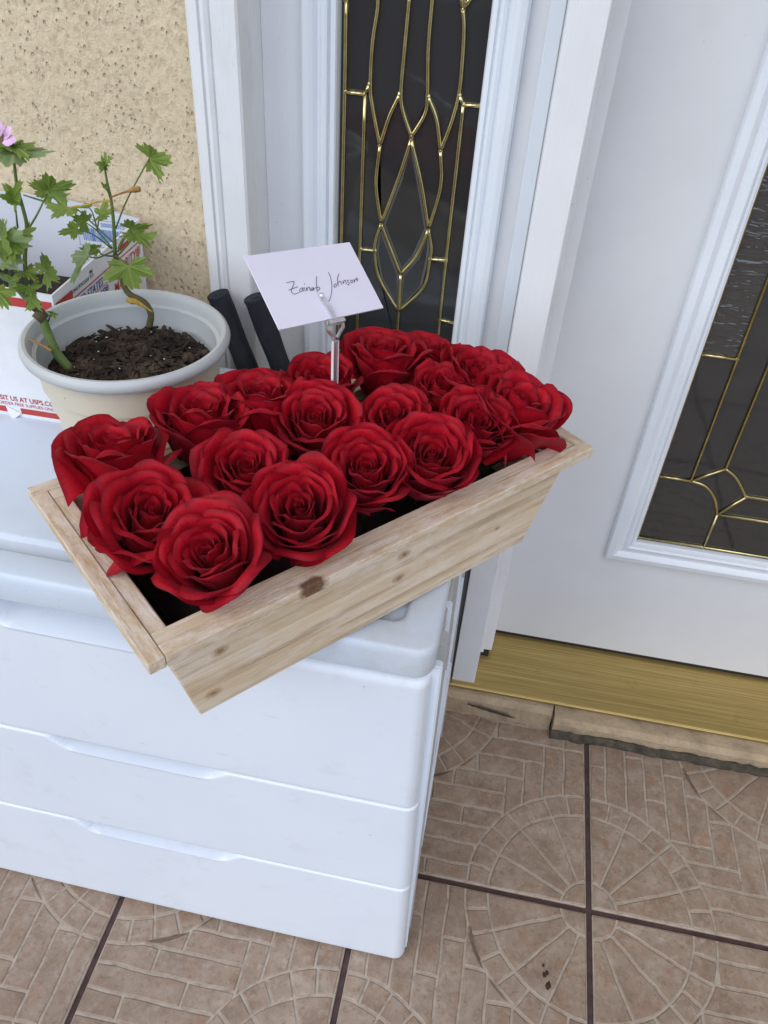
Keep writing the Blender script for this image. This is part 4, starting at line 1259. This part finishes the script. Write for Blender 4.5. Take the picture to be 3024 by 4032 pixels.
def build_planter():
    pl = empty('wooden_planter', (BN.x, BN.y, BZ), BOX_A)
    tag(pl, 'pale pine planter box with flared ends standing askew on the chest', 'planter')
    t = .0125
    H = .098
    lw, rw = .0355, BL - .0605     # lower corners of the long boards
    def board(name, pts, y0, y1, m):
        n = len(pts)
        v = [(x, y0, z) for x, z in pts] + [(x, y1, z) for x, z in pts]
        f = [(i, (i + 1) % n, n + (i + 1) % n, n + i) for i in range(n)] + [tuple(range(n - 1, -1, -1)), tuple(range(n, 2 * n))]
        bm = bmesh.new()
        bv = [bm.verts.new(p) for p in v]
        for q in f: bm.faces.new([bv[i] for i in q])
        bmesh.ops.recalc_face_normals(bm, faces=bm.faces)
        bmesh.ops.bevel(bm, geom=list(bm.edges), offset=.0008, segments=1, affect='EDGES')
        return bm_obj(name, bm, m, pl)
    trap = [(t + .0004, -.0006), (lw, -H), (rw, -H), (BL - t - .0004, -.0006)]
    board('front_board', trap, t + .0003, 2 * t, MAT['pine'])
    board('back_board', trap, BW - 2 * t, BW - t - .0003, MAT['pine'])
    for nm, xa, xb in (('end_board', t - .0006, lw + .0002), ('end_board', BL - t + .0006, rw - .0002)):
        s = 1 if xa < BL / 2 else -1
        pts = [(xa + s * .0008, -.001), (xb + s * .0008, -H + .001), (xb + s * (.0008 + t), -H + .001), (xa + s * (.0008 + t), -.001)]
        board(nm, pts, 2 * t + .0002, BW - 2 * t - .0002, MAT['pine_end'])
    # base
    box('base_board', lw + .002, rw - .002, 2 * t + .001, BW - 2 * t - .001, -H + .0015, -H + .010, MAT['pine'], pl)
    # outer trim strips, butted in a pinwheel
    th = .0110
    def strip(x0, x1, y0, y1):
        return box('trim_strip', x0, x1, y0, y1, -th, 0, MAT['pine_end' if x1 - x0 < .05 else 'pine_trim'], pl, .0009, 2)
    strip(t + .0003, BL, 0, t)                        # front, runs out to the far corner
    strip(0, t, 0, BW - t - .0003)                    # left end, runs out to the near corner
    strip(0, BL - t - .0003, BW - t, BW)              # back
    strip(BL - t, BL, t + .0003, BW)                  # right end
    # black liner sheet: floor and thin upstanding film with a wavy edge
    box('liner_floor', .04, BL - .055, 2 * t + .003, BW - 2 * t - .003, -.052, -.046, MAT['liner'], pl)
    path = []
    for (xa, ya, xb, yb) in ((.031, .0285, BL - .031, .0285), (BL - .031, .0285, BL - .031, BW - .0285), (BL - .031, BW - .0285, .031, BW - .0285), (.031, BW - .0285, .031, .0285)):
        n = 26
        for k in range(n): path.append((xa + (xb - xa) * k / n, ya + (yb - ya) * k / n))
    v, f = [], []
    n = len(path)
    for k, (x, y) in enumerate(path):
        w = .0030 * noise.noise(Vector((x * 22, y * 22, 4)))
        cx, cy = BL / 2 - x, BW / 2 - y
        d = math.hypot(cx, cy)
        v += [(x + cx / d * .012, y + cy / d * .004, -.047), (x + cx / d * (.003 + w), y + cy / d * (.002 + w * .6), -.0125 + .004 * noise.noise(Vector((x * 15, y * 15, 9))))]
    for k in range(n):
        f.append((2 * k, 2 * ((k + 1) % n), 2 * ((k + 1) % n) + 1, 2 * k + 1))
    mesh_obj('liner_film', v, f, MAT['liner'], pl, True)
build_planter()

# roses: (u, v, z of the opening, width, tilt, tilt azimuth relative to the viewer, openness, label)
ROSES = [
    (0.067, 0.040, 0.790, 0.0808, 24, -35, .75, 'red rose nearest the viewer, at the near left corner of the planter'),
    (0.056, 0.098, 0.792, 0.0865, 20, 30, .80, 'broad open red rose leaning over the left end of the planter'),
    (0.146, 0.043, 0.791, 0.0907, 26, -10, .45, 'upright red rose second along the front edge of the planter'),
    (0.140, 0.108, 0.792, 0.0765, 20, 10, .60, 'red rose in the middle row behind the two nearest front roses'),
    (0.217, 0.052, 0.793, 0.0826, 22, 0, .35, 'cup shaped red rose third along the front edge of the planter'),
    (0.274, 0.037, 0.793, 0.0902, 24, 15, .30, 'tightly ruffled red rose fourth along the front edge'),
    (0.066, 0.188, 0.796, 0.0871, 10, 150, .75, 'flat open red rose at the back left corner below the pot'),
    (0.146, 0.192, 0.798, 0.0846, 8, 100, .50, 'red rose with bright pink heart in front of the pot'),
    (0.205, 0.192, 0.796, 0.0865, 6, 150, .70, 'dark red rose in the back row right of the pot'),
    (0.264, 0.186, 0.794, 0.0784, 6, 0, .45, 'red rose directly behind the card pick stem'),
    (0.222, 0.130, 0.796, 0.0803, 20, 0, .55, 'round red rose in front of the card pick stem'),
    (0.280, 0.097, 0.794, 0.0713, 18, 0, .45, 'small red rose between the card pick and the ruffled front rose'),
    (0.335, 0.181, 0.806, 0.0818, 4, 180, .80, 'tallest red rose in front of the dark sidelight glass'),
    (0.348, 0.106, 0.797, 0.0705, 14, 60, .35, 'small upright red rose in the right half of the middle row'),
    (0.398, 0.110, 0.799, 0.0943, 12, 110, .75, 'flat red rose at the right end of the middle row'),
    (0.339, 0.050, 0.793, 0.0785, 22, 40, .45, 'red rose fifth along the front edge of the planter'),
    (0.395, 0.050, 0.795, 0.0980, 16, 90, .80, 'ragged red rose at the right front corner above the planter rim'),
    (0.385, 0.170, 0.795, 0.0735, 8, 150, .60, 'mostly hidden red rose at the far back of the planter'),
]
def build_roses():
    for k, (u, v, z, dia, tilt, rel, op, lab) in enumerate(ROSES):
        p = bpos(u, v, z)
        view = math.atan2(-p.y, -p.x)
        make_rose(p, dia, math.radians(tilt), view + math.radians(rel), 40 + k, op, lab)
build_roses()

# ------------------------------------------------------------------ card on its pick
CARD = [Vector(p) for p in ((-.2121, .5985, .9099), (-.1448, .6925, .8950), (-.1032, .6478, .8578), (-.1705, .5538, .8727))]
def card_pt(a, b, off=0.0):
    p = CARD[0] * (1 - a) * (1 - b) + CARD[1] * a * (1 - b) + CARD[2] * a * b + CARD[3] * (1 - a) * b
    n = (CARD[1] - CARD[0]).cross(CARD[3] - CARD[0]).normalized()
    if n.z < 0: n = -n
    return p + n * off
def build_card():
    base = card_pt(.5, .5)
    c = empty('name_card', base)
    tag(c, 'lilac white card with a handwritten name held above the roses', 'card')
    o = .0006
    v = [card_pt(a, b, s * o) - base for s in (-1, 1) for a, b in ((0, 0), (1, 0), (1, 1), (0, 1))]
    f = [(3, 2, 1, 0), (4, 5, 6, 7)] + [(i, (i + 1) % 4, 4 + (i + 1) % 4, 4 + i) for i in range(4)]
    bm = bmesh.new()
    bv = [bm.verts.new(p) for p in v]
    for q in f: bm.faces.new([bv[i] for i in q])
    sheet = bm_obj('paper_sheet', bm, MAT['paper'], c)
    vs, fs = [], []
    for st in HAND:
        pts = catmull([card_pt(a, b, .0008) - base for a, b in st], 5)
        tv, tf = tube_data(pts, .00025, 5)
        o0 = len(vs)
        vs += tv
        fs += [tuple(i + o0 for i in q) for q in tf]
    mesh_obj('handwriting', vs, fs, MAT['ink'], sheet, True)
    # pick: flat clear stem, a fork below the card and a prong in front of it
    foot = Vector((-.1360, .6035, .70))
    top = card_pt(.505, 1.03, .0)
    pk = empty('card_pick', foot)
    tag(pk, 'clear plastic pick holding the card above the roses', 'card holder')
    side = (CARD[1] - CARD[0]).normalized()
    nrm = (CARD[1] - CARD[0]).cross(CARD[3] - CARD[0]).normalized()
    if nrm.z < 0: nrm = -nrm
    upc = (CARD[0] - CARD[3]).normalized()
    yk = top - Vector((0, 0, .016)) + (foot - top).normalized() * .0
    def bar(name, pts, w, th):
        P = [Vector(p) for p in pts]
        v, f = [], []
        for i, p in enumerate(P):
            t = (P[min(i + 1, len(P) - 1)] - P[max(i - 1, 0)]).normalized()
            a = side - t * side.dot(t); a.normalize()
            b = t.cross(a)
            for sx, sy in ((-1, -1), (1, -1), (1, 1), (-1, 1)):
                v.append(p + a * (w / 2 * sx) + b * (th / 2 * sy) - foot)
        for i in range(len(P) - 1):
            for k in range(4):
                f.append((i * 4 + k, i * 4 + (k + 1) % 4, (i + 1) * 4 + (k + 1) % 4, (i + 1) * 4 + k))
        f += [(3, 2, 1, 0), tuple((len(P) - 1) * 4 + k for k in range(4))]
        bm = bmesh.new()
        bv = [bm.verts.new(p) for p in v]
        for q in f: bm.faces.new([bv[i] for i in q])
        return bm_obj(name, bm, MAT['acrylic_edge_glint' if 'edge' in name else 'acrylic'], pk)
    bar('stem', [foot, yk - Vector((0, 0, .003))], .0050, .0022)
    for s in (-1, 1):
        bar('stem_edge', [foot + side * (.0028 * s), yk - Vector((0, 0, .003)) + side * (.0028 * s)], .0008, .0026)
    for s in (-1, 1):
        bar('fork_arm', [yk + side * (.002 * s), yk + side * (.0085 * s) + Vector((0, 0, .0085)), top + side * (.0090 * s) + upc * .003], .0022, .0024)
    v = [top + side * s * .0088 + upc * u + nrm * d - foot for s in (-1, 1) for u, d in ((-.003, -.002), (.0005, -.002), (.0005, .002), (-.003, .002))]
    f = [(0, 1, 2, 3), (7, 6, 5, 4)] + [(k, 4 + k, 4 + (k + 1) % 4, (k + 1) % 4) for k in range(4)]
    mesh_obj('fork_bar', v, f, MAT['acrylic'], pk)
    p0 = card_pt(.49, 1.0, .0022)
    bar('front_prong', [p0 - upc * .002, card_pt(.485, .84, .0026), card_pt(.47, .72, .0024)], .0048, .0016)
    bm = bmesh.new()
    bmesh.ops.create_uvsphere(bm, u_segments=12, v_segments=8, radius=.0027, matrix=Matrix.Translation(card_pt(.465, .70, .0032) - foot))
    bm_obj('prong_tip', bm, MAT['acrylic'], pk, True)
build_card()

# ------------------------------------------------------------------ flower pot with two geranium shoots
POT = Vector((-.352, .646, .6472))
def lathe(name, prof, m, parent, seg=72, cap=False):
    v, f = [], []
    for r, z in prof:
        for s in range(seg):
            a = 2 * math.pi * s / seg
            v.append((r * math.cos(a), r * math.sin(a), z))
    for i in range(len(prof) - 1):
        for s in range(seg):
            f.append((i * seg + s, i * seg + (s + 1) % seg, (i + 1) * seg + (s + 1) % seg, (i + 1) * seg + s))
    if cap: f.append(tuple(range(seg - 1, -1, -1)))
    return sharpen(mesh_obj(name, v, f, m, parent, True), 45)

def build_pot():
    p = empty('flower_pot', POT)
    tag(p, 'cream plastic flower pot filled with dark bark soil', 'flower pot')
    pw = lathe('pot_wall', [(.0600, 0), (.0640, .001), (.0655, .004), (.0735, .060), (.0768, .0615), (.0778, .085), (.0812, .0865), (.0822, .1070), (.0856, .1085), (.0868, .1370), (.0895, .1385), (.0870, .139)], MAT['pot'], p, cap=True)
    lathe('rim', [(.0895, .1388), (.0945, .1395), (.0978, .1425), (.0986, .1465), (.0972, .1505), (.0945, .1525), (.0915, .1520), (.0898, .1495), (.0886, .1440), (.0880, .1395)], MAT['pot_inside'], p)
    lathe('inner_wall', [(.0880, .1394), (.0846, .1372), (.0838, .1140), (.0815, .1095), (.0790, .1075), (.0770, .088)], MAT['pot_inside'], p)
    # soil
    rnd = random.Random(3)
    v, f = [(0, 0, .118)], []
    rings, seg = 10, 40
    for i in range(1, rings + 1):
        for s in range(seg):
            a = 2 * math.pi * s / seg
            r = .0836 * i / rings
            x, y = r * math.cos(a), r * math.sin(a)
            v.append((x, y, .1165 + .004 * noise.noise(Vector((x * 40, y * 40, 0))) - .006 * (i / rings) ** 3 * (1 if i == rings else .6)))
    for s in range(seg): f.append((0, 1 + s, 1 + (s + 1) % seg))
    for i in range(rings - 1):
        for s in range(seg):
            a = 1 + i * seg
            f.append((a + s, a + seg + s, a + seg + (s + 1) % seg, a + (s + 1) % seg))
    so = mesh_obj('soil', v, f, MAT['soil'], p, True)
    def chips(name, n, m, lo, hi, el, zup, slot):
        vs, fs = [], []
        for _ in range(n):
            a = rnd.uniform(0, 6.283); r = .0745 * math.sqrt(rnd.random())
            c = Vector((r * math.cos(a), r * math.sin(a), .1175 + rnd.uniform(-.001, zup) - .004 * (r / .083) ** 3))
            L = rnd.uniform(lo, hi); W = L * rnd.uniform(*el); th = W * rnd.uniform(.2, .5)
            q = Matrix.Rotation(rnd.uniform(0, 6.28), 3, 'Z') @ Matrix.Rotation(rnd.uniform(-.5, .5), 3, 'Y') @ Matrix.Rotation(rnd.uniform(-.6, .6), 3, 'X')
            o = len(vs)
            for sz in (-1, 1):
                for sx, sy in ((-1, -.6), (-.4, -1), (.7, -.8), (1, .3), (.2, 1), (-.8, .7)):
                    vs.append(c + q @ Vector((sx * L / 2, sy * W / 2, sz * th / 2)))
            fs += [tuple(o + 5 - k for k in range(6)), tuple(o + 6 + k for k in range(6))] + [(o + k, o + (k + 1) % 6, o + 6 + (k + 1) % 6, o + 6 + k) for k in range(6)]
        ob = mesh_obj(name, vs, fs, m, so)
        ob['kind'] = 'stuff'
    chips('bark_chips', 1300, MAT['chip'], .005, .019, (.14, .38), .0045, 0)
    chips('perlite_grains', 70, MAT['perlite'], .0010, .0026, (.7, 1.0), .0045, 0)
    # sticker wrapped on the lower left of the wall
    v, f = [], []
    n = 10
    a0, a1 = math.radians(202), math.radians(226)
    for i in range(n + 1):
        a = a0 + (a1 - a0) * i / n
        for z in (.028, .060):
            r = .0655 + (.0735 - .0655) * (z - .004) / .056 + .0005
            v.append((r * math.cos(a), r * math.sin(a), z))
    for i in range(n): f.append((2 * i, 2 * i + 2, 2 * i + 3, 2 * i + 1))
    mesh_obj('sticker', v, f, MAT['sticker'], pw, True)
build_pot()

def leaf_mesh(rnd, w, fold):
    """lobed, toothed leaf, petiole at the origin, tip along +x, unit length"""
    lobes = [(-1.98, .62), (-1.02, .86), (0, 1.0), (1.02, .86), (1.98, .62)]
    n = 104
    ls = [L * rnd.uniform(.9, 1.08) for c, L in lobes]
    cs = [c + rnd.uniform(-.08, .08) for c, L in lobes]
    out = []
    for k in range(n + 1):
        th = -2.5 + 5.0 * k / n
        best = .30
        for c, L in zip(cs, ls):
            d = abs(th - c) / .60
            if d < 1.1:
                best = max(best, L * (1 - .30 * d ** 1.1 - .34 * d ** 3))
        k4 = k % 5
        tooth = (1.07, 1.0, .90, .93, 1.0)[k4] if best > .36 else 1.0
        r = best * tooth * (1 + rnd.uniform(-.03, .03))
        out.append((r * math.cos(th), r * math.sin(th)))
    ph = rnd.uniform(0, 6)
    def bend(x, y):
        y2 = y * w
        r = math.hypot(x, y)
        th = math.atan2(y, x)
        z = fold * abs(y2) * .8 - .22 * x * x * (1 if x > 0 else .3) + .075 * r * math.cos(th * 6.1) + .05 * r * r * math.sin(5 * th + ph) + .02 * r * math.sin(23 * th)
        return (x, y2, z)
    rings = (.33, .66, 1.0)
    v = [(0, 0, 0)]
    for s in rings:
        v += [bend(x * s, y * s) for x, y in out]
    m = len(out)
    f = [(0, 1 + k, 2 + k) for k in range(m - 1)]
    for i in range(len(rings) - 1):
        for k in range(m - 1):
            a = 1 + i * m + k
            f.append((a, a + m, a + m + 1, a + 1))
    return v, f

def put_leaf(parent, base, tip, w, face, fold, seed, m, origin):
    rnd = random.Random(seed)
    b, t = Vector(base), Vector(tip)
    L = (t - b).length * (1.0 if w > 1.4 else .70)
    x = (t - b).normalized()
    view = (Vector((0, 0, CAM_Z)) - b).normalized()
    # broad side: between facing up and facing the room
    upn = Vector((0, 0, 1)) - x * x.z
    n0 = (Vector((.05, -.75, .65))).normalized()
    n0 = (n0 - x * n0.dot(x)).normalized()
    n = Matrix.Rotation(math.radians(face) * (1 if seed % 2 else -1), 3, x) @ n0
    y = n.cross(x)
    v, f = leaf_mesh(rnd, w, fold)
    P = [b + (x * a + y * c + n * d) * L - origin for a, c, d in v]
    ob = mesh_obj('leaf', P, f, m, parent, True)
    uv = ob.data.uv_layers.new(name='leaf')
    M = (len(v) - 1) // 3
    for poly in ob.data.polygons:
        ks = [ob.data.loops[i].vertex_index for i in poly.loop_indices]
        us = [2.5 + (-2.5 + 5.0 * ((k - 1) % M) / (M - 1)) / 1.0 for k in ks if k > 0]
        for i, k in zip(poly.loop_indices, ks):
            if k == 0: uv.data[i].uv = (sum(us) / len(us), 0)
            else: uv.data[i].uv = (2.5 + (-2.5 + 5.0 * ((k - 1) % M) / (M - 1)), (.33, .66, 1.0)[(k - 1) // M])
    return ob

def build_plants():
    LM = ('leaf_green', 'leaf_deep', 'leaf_green', 'leaf_pale')
    o = Vector(R_STEM[0])
    r = empty('geranium_plant', o)
    tag(r, 'leafy geranium shoot with a crooked woody stem at the back of the pot', 'plant', 'geranium shoots in the cream pot')
    sub = lambda L: [Vector(p) - o for p in L]
    tube('stem', sub(R_STEM), [.0036, .0034, .0030, .0030], MAT['stem_woody'], r, 8)
    tube('stalk', sub(R_STALK), [.0020, .0015, .0009], MAT['stem_green'], r, 7)
    pets = [(tube('petiole', sub(L), [.0009, .0006], MAT['stem_green'], r, 6), Vector(L[-1])) for L in R_PETIOLES]
    for k, (b, t, w, face, fold) in enumerate(R_LEAVES):
        near = min(pets, key=lambda q: (q[1] - Vector(b)).length)
        put_leaf(near[0] if (near[1] - Vector(b)).length < .012 else r, b, t, w, face, fold, k + 3, MAT['leaf_pale' if k in (14,) else LM[k % 3]], o)
    tube('dry_twig', sub(R_TWIG), [.0008, .0011], MAT['dry_twig'], r, 6)
    tube('dry_bud', sub(R_BUD), [.0014, .0030, .0026], MAT['dry_twig'], r, 7)
    tube('dry_twig', sub(R_TWIG2), [.0009, .0006], MAT['yellow_bit'], r, 6)
    y = Vector(R_YELLOW) - o
    tube('yellow_bud', [y + Vector((-.006, 0, 0)), y, y + Vector((.006, 0, -.001)), y + Vector((.018, .005, -.012))], [.0015, .0034, .0025, .0005], MAT['yellow_bit'], r, 7)
    o = Vector(L_STEM[0])
    r = empty('geranium_plant', o)
    tag(r, 'geranium shoot with thick green stem and a pink flower on the left', 'plant', 'geranium shoots in the cream pot')
    tube('stem', sub(L_STEM), [.0048, .0043, .0038, .0032, .0026], MAT['stem_green'], r, 9)
    tube('stalk', sub(L_STALK), [.0024, .0018, .0014, .0009], MAT['stem_green'], r, 7)
    pets = [(tube('petiole', sub(L), [.0010, .0007], MAT['stem_green'], r, 6), Vector(L[-1])) for L in L_PETIOLES]
    for k, (b, t, w, face, fold) in enumerate(L_LEAVES):
        near = min(pets, key=lambda q: (q[1] - Vector(b)).length)
        put_leaf(near[0] if (near[1] - Vector(b)).length < .012 else r, b, t, w, face, fold, k + 50, MAT['leaf_pale' if k in (2, 9, 14) else LM[k % 3]], o)
    for q, c in ((Vector(L_STEM[3]), .0062), (Vector(L_STEM[4]), .0056)):
        tube('stem_node', [q - o - Vector((.004, 0, -.004)), q - o + Vector((.003, 0, -.003))], [c, c * .9], MAT['stem_woody'], r, 8)
    tube('dry_twig', sub(DRY_TWIG), [.0016, .0010], MAT['dry_twig'], r, 6)
    fc = Vector(FLOWER) - o - Vector((.010, 0, .004))
    fl = tube('flower_heart', [fc + Vector((.004, 0, -.012)), fc + Vector((.003, 0, -.004)), fc + Vector((.002, 0, .004))], [.0014, .0034, .0022], MAT['flower_heart'], r, 8)
    for k, (dx, dy, dz) in enumerate(((-.014, .004, .022), (.004, .006, .025), (.024, .002, .016), (.032, -.008, .001), (-.024, -.010, -.002))):
        tip = Vector((dx, dy, dz)) * .60; L = tip.length; x = tip / L
        n = Vector((0, -.7, .7)); n = (n - x * n.dot(x)).normalized(); y = n.cross(x)
        v, f = [], []
        N, Mm = 7, 6
        for i in range(N + 1):
            a = i / N
            hw = L * .30 * math.sin(math.pi * min(1, .10 + .84 * a)) ** .7 * (.35 + .9 * a)
            for j in range(Mm + 1):
                b = -1 + 2 * j / Mm
                v.append(fc + x * (L * a * (1 - .10 * b * b)) + y * (hw * b) + n * (.12 * L * (a * a) - .10 * hw * b * b))
        for i in range(N):
            for j in range(Mm):
                q = i * (Mm + 1) + j
                f.append((q, q + 1, q + Mm + 2, q + Mm + 1))
        mesh_obj('flower_petal', v, f, MAT['flower_pink'], fl, True)
    for k in range(5):
        a = -0.8 + k * .4
        tube('stamen', [fc, fc + Vector((.010 * math.sin(a), -.004, .011 * math.cos(a)))], [.0006, .0009], MAT['stamen'], fl, 5)
build_plants()

# ------------------------------------------------------------------ postal carton
def text_mesh(body, size, shear=0.0, bold=0.0):
    cu = bpy.data.curves.new('t', 'FONT')
    cu.body = body
    cu.size = size
    cu.shear = shear
    cu.offset = bold
    cu.resolution_u = 3
    ob = bpy.data.objects.new('t', cu)
    COL.objects.link(ob)
    dg = bpy.context.evaluated_depsgraph_get()
    dg.update()
    me = bpy.data.meshes.new_from_object(ob.evaluated_get(dg))
    bpy.data.objects.remove(ob)
    bpy.data.curves.remove(cu)
    return me

def put_text(name, body, size, origin, right, upv, m, parent, shear=0.0, bold=0.0, stretch=1.0):
    me = text_mesh(body, size, shear, bold)
    R, U, O = Vector(right).normalized(), Vector(upv).normalized(), Vector(origin)
    for v in me.vertices:
        v.co = O + R * v.co.x * stretch + U * v.co.y
    me.materials.clear(); me.materials.append(m)
    return link(bpy.data.objects.new(name, me), parent)

def build_carton():
    c = empty('postal_carton', (-.55, .79, .647))
    tag(c, 'open white postal carton with red stripes and blue lettering behind the pot', 'carton')
    o = Vector((-.55, .79, .647))
    xr, xl, yf, yb, zb, zt = -.447, -.70, .684, .896, .647, .809
    fl = .022                         # front panel leans inwards towards the top
    W = .0022
    def panel(name, P, n, m=MAT['card_white']):
        n = Vector(n).normalized() * W
        v = [Vector(p) - o for p in P] + [Vector(p) - o + n for p in P]
        k = len(P)
        f = [tuple(range(k)), tuple(range(2 * k - 1, k - 1, -1))] + [(i, k + i, k + (i + 1) % k, (i + 1) % k) for i in range(k)]
        bm = bmesh.new()
        bv = [bm.verts.new(p) for p in v]
        for q in f: bm.faces.new([bv[i] for i in q])
        return bm_obj(name, bm, m, c)
    FP = panel('front_panel', [(xl, yf + .003, zb), (xr - .006, yf + .003, zb), (xr, yf, zt - .003), (xl, yf, zt + .006)], (0, 1, 0))
    SP = panel('side_panel', [(xr - .006, yf + .0055, zb), (xr - .006, yb - .0025, zb), (xr, yb - .0025, zt + .001), (xr, yf + .0025, zt - .003)], (-1, 0, 0))
    BP = panel('back_panel', [(xl, yb, zb), (xr - .006, yb, zb), (xr, yb, zt + .002), (-.530, yb, zt + .013), (-.60, yb, zt + .016), (xl, yb, zt + .010)], (0, 1, 0), MAT['box_inside'])
    panel('side_panel', [(xl, yf + .0025, zb), (xl, yb - .0025, zb), (xl, yb - .0025, zt), (xl, yf + .0025, zt)], (1, 0, 0))
    box('carton_floor', xl + .003 - o.x, xr - .009 - o.x, yf + .006 - o.y, yb - .003 - o.y, .0004, .004, MAT['card_white'], c)
    box('dark_contents', xl + .01 - o.x, xr - .016 - o.x, yf + .012 - o.y, yb - .02 - o.y, .0045, .088, MAT['soil'], c, .004)
    # front panel prints (plane y ~ .684, leaning a little)
    def fy(z): return yf + .003 * (zt - z) / (zt - zb) - .0004
    def fpatch(name, x0, x1, z0, z1, m):
        e = (z1 - zb) / (zt - zb) * .006 if x1 > xr - .02 else 0
        return mesh_obj(name, [Vector((x, fy(z), z)) - o for x, z in ((x0, z0), (x1, z0), (x1, z1), (x0, z1))], [(0, 1, 2, 3)], m, FP)
    fpatch('red_stripe', xl, -.4495, .7885, .7985, MAT['print_red'])
    fpatch('red_stripe', -.520, -.4545, .6515, .6590, MAT['print_red'])
    fpatch('red_stripe', xl, -.5375, .6515, .6590, MAT['print_red'])
    put_text('lettering', 'VISIT US AT USPS.COM', .0088, Vector((-.548, fy(.6680) - .0002, .6680)) - o, (1, 0, 0), (0, 0, 1), MAT['print_red'], FP, 0, .0001, .88)
    put_text('lettering', 'ORDER FREE SUPPLIES ONLINE', .0058, Vector((-.545, fy(.6618) - .0002, .6618)) - o, (1, 0, 0), (0, 0, 1), MAT['print_red'], FP, 0, 0, .95)
    # torn flap of the printed paper
    mesh_obj('torn_flap', [Vector(p) - o for p in ((-.5375, fy(.66) - .0004, .6600), (-.520, fy(.652) - .0004, .6520), (-.529, fy(.645) - .006, .6455), (-.533, fy(.65) - .004, .6490))], [(0, 1, 2, 3)], MAT['card_white'], FP)
    # side panel prints, reading from the near corner to the wall
    def sx(z): return xr - .006 * (zt - z) / (zt - zb) + .0005
    def spt(y, z): return Vector((sx(z), y, z)) - o
    SU = Vector((.006 / (zt - zb), 0, 1))
    def stext(body, size, y, z, m, shear=.25, bold=.0002, st=1.0, flip=False):
        put_text('lettering', body, size, spt(y, z), (0, -1, 0) if flip else (0, 1, 0), -SU if flip else SU, m, SP, shear, bold, st)
    def sbar(y0, y1, z0, z1, m):
        mesh_obj('red_stripe', [spt(y0, z0), spt(y1, z0), spt(y1, z1), spt(y0, z1)], [(0, 1, 2, 3)], m, SP)
    sbar(.6880, .890, .7850, .7865, MAT['print_red'])
    sbar(.838, .890, .7930, .7985, MAT['print_red'])
    sbar(.6875, .722, .7870, .7960, MAT['print_red'])
    stext('UNITED STATES', .0125, .7060, .7735, MAT['print_blue'], st=.92)
    stext('POSTAL SERVICE\u00ae', .0125, .7060, .7605, MAT['print_blue'], st=.90)
    sbar(.706, .800, .7712, .7720, MAT['print_red'])
    stext('PRIORITY\u00ae', .0155, .8120, .7700, MAT['print_red'], st=.98)
    stext('MAIL', .0155, .8120, .7520, MAT['print_red'])
    stext('U.S. POSTAGE PAID', .0056, .7700, .7950, MAT['print_black'], 0, .0001, 1.0, True)
    stext('PM', .0056, .7700, .8000, MAT['print_black'], 0, .0001, 1.0, True)
    # bar code printed upside down inside the back panel
    y = yb - .0006
    def bpatch(name, x0, x1, z0, z1, m): mesh_obj(name, [Vector(p) - o for p in ((x0, y, z0), (x1, y, z0), (x1, y, z1), (x0, y, z1))], [(0, 1, 2, 3)], m, BP)
    rnd = random.Random(5)
    x = -.5235
    while x < -.466:
        w = rnd.choice((.0006, .0006, .0011, .0017))
        bpatch('bar', x, x + w, .776, .792, MAT['print_lightblue'])
        x += w + rnd.choice((.0006, .0010, .0014))
    bpatch('print_line', -.5300, -.4505, .8030, .8036, MAT['print_lightblue'])
    bpatch('print_line', -.5300, -.5294, .770, .8029, MAT['print_lightblue'])
    bpatch('print_line', -.5300, -.4600, .7690, .7696, MAT['print_lightblue'])
    put_text('lettering', 'PS 5201 0000', .0072, Vector((-.458, y - .0002, .8005)) - o, (-1, 0, 0), (0, 0, -1), MAT['print_lightblue'], BP)
build_carton()

# ------------------------------------------------------------------ two dark wrapped rods behind the chest
def build_rods():
    for k, (top, bot, r, lab) in enumerate((((-.3475, .8800, .7330), (-.110, .8770, .020), .0138, 'dark wrapped rod behind the chest, next to the pot'), ((-.3010, .8820, .7340), (-.060, .8780, .020), .0138, 'dark wrapped rod behind the chest, partly hidden by the card'))):
        t, b = Vector(top), Vector(bot)
        # only the upper half leans visibly; it bends towards the floor
        e = empty('wrapped_rod', b)
        tag(e, lab, 'rod', 'dark rods leaning in the gap behind the chest')
        d = (t - b)
        side = Vector((1, 0, 0))
        pts, rad = [], []
        n = 60
        for i in range(n + 1):
            s = i / n
            p = b + d * s + side * (-.018 * math.sin(math.pi * s) * 0)
            pts.append(p - b)
            rad.append(r * (1 + .045 * noise.noise(Vector((s * 22, k, 0))) + .03 * math.sin(s * 60 + k)))
        v, f = tube_data(pts, rad, 20, True)
        body = mesh_obj('shaft', v, f, MAT['wrap'], e, True)
        sharpen(body, 60)
        ax = d.normalized()
        a = ax.orthogonal().normalized(); q = ax.cross(a)
        rings = []
        for rr, hh in ((.98, -.002), (1.03, .0005), (1.0, .003), (.90, .0038), (.84, .0022), (.35, .0020), (.30, .0034)):
            rings.append([tuple(t - b + ax * hh + (a * math.cos(u * .31416) + q * math.sin(u * .31416)) * (r * rr)) for u in range(20)])
        loft('end_cap', rings, MAT['wrap'], body, False, True)
build_rods()
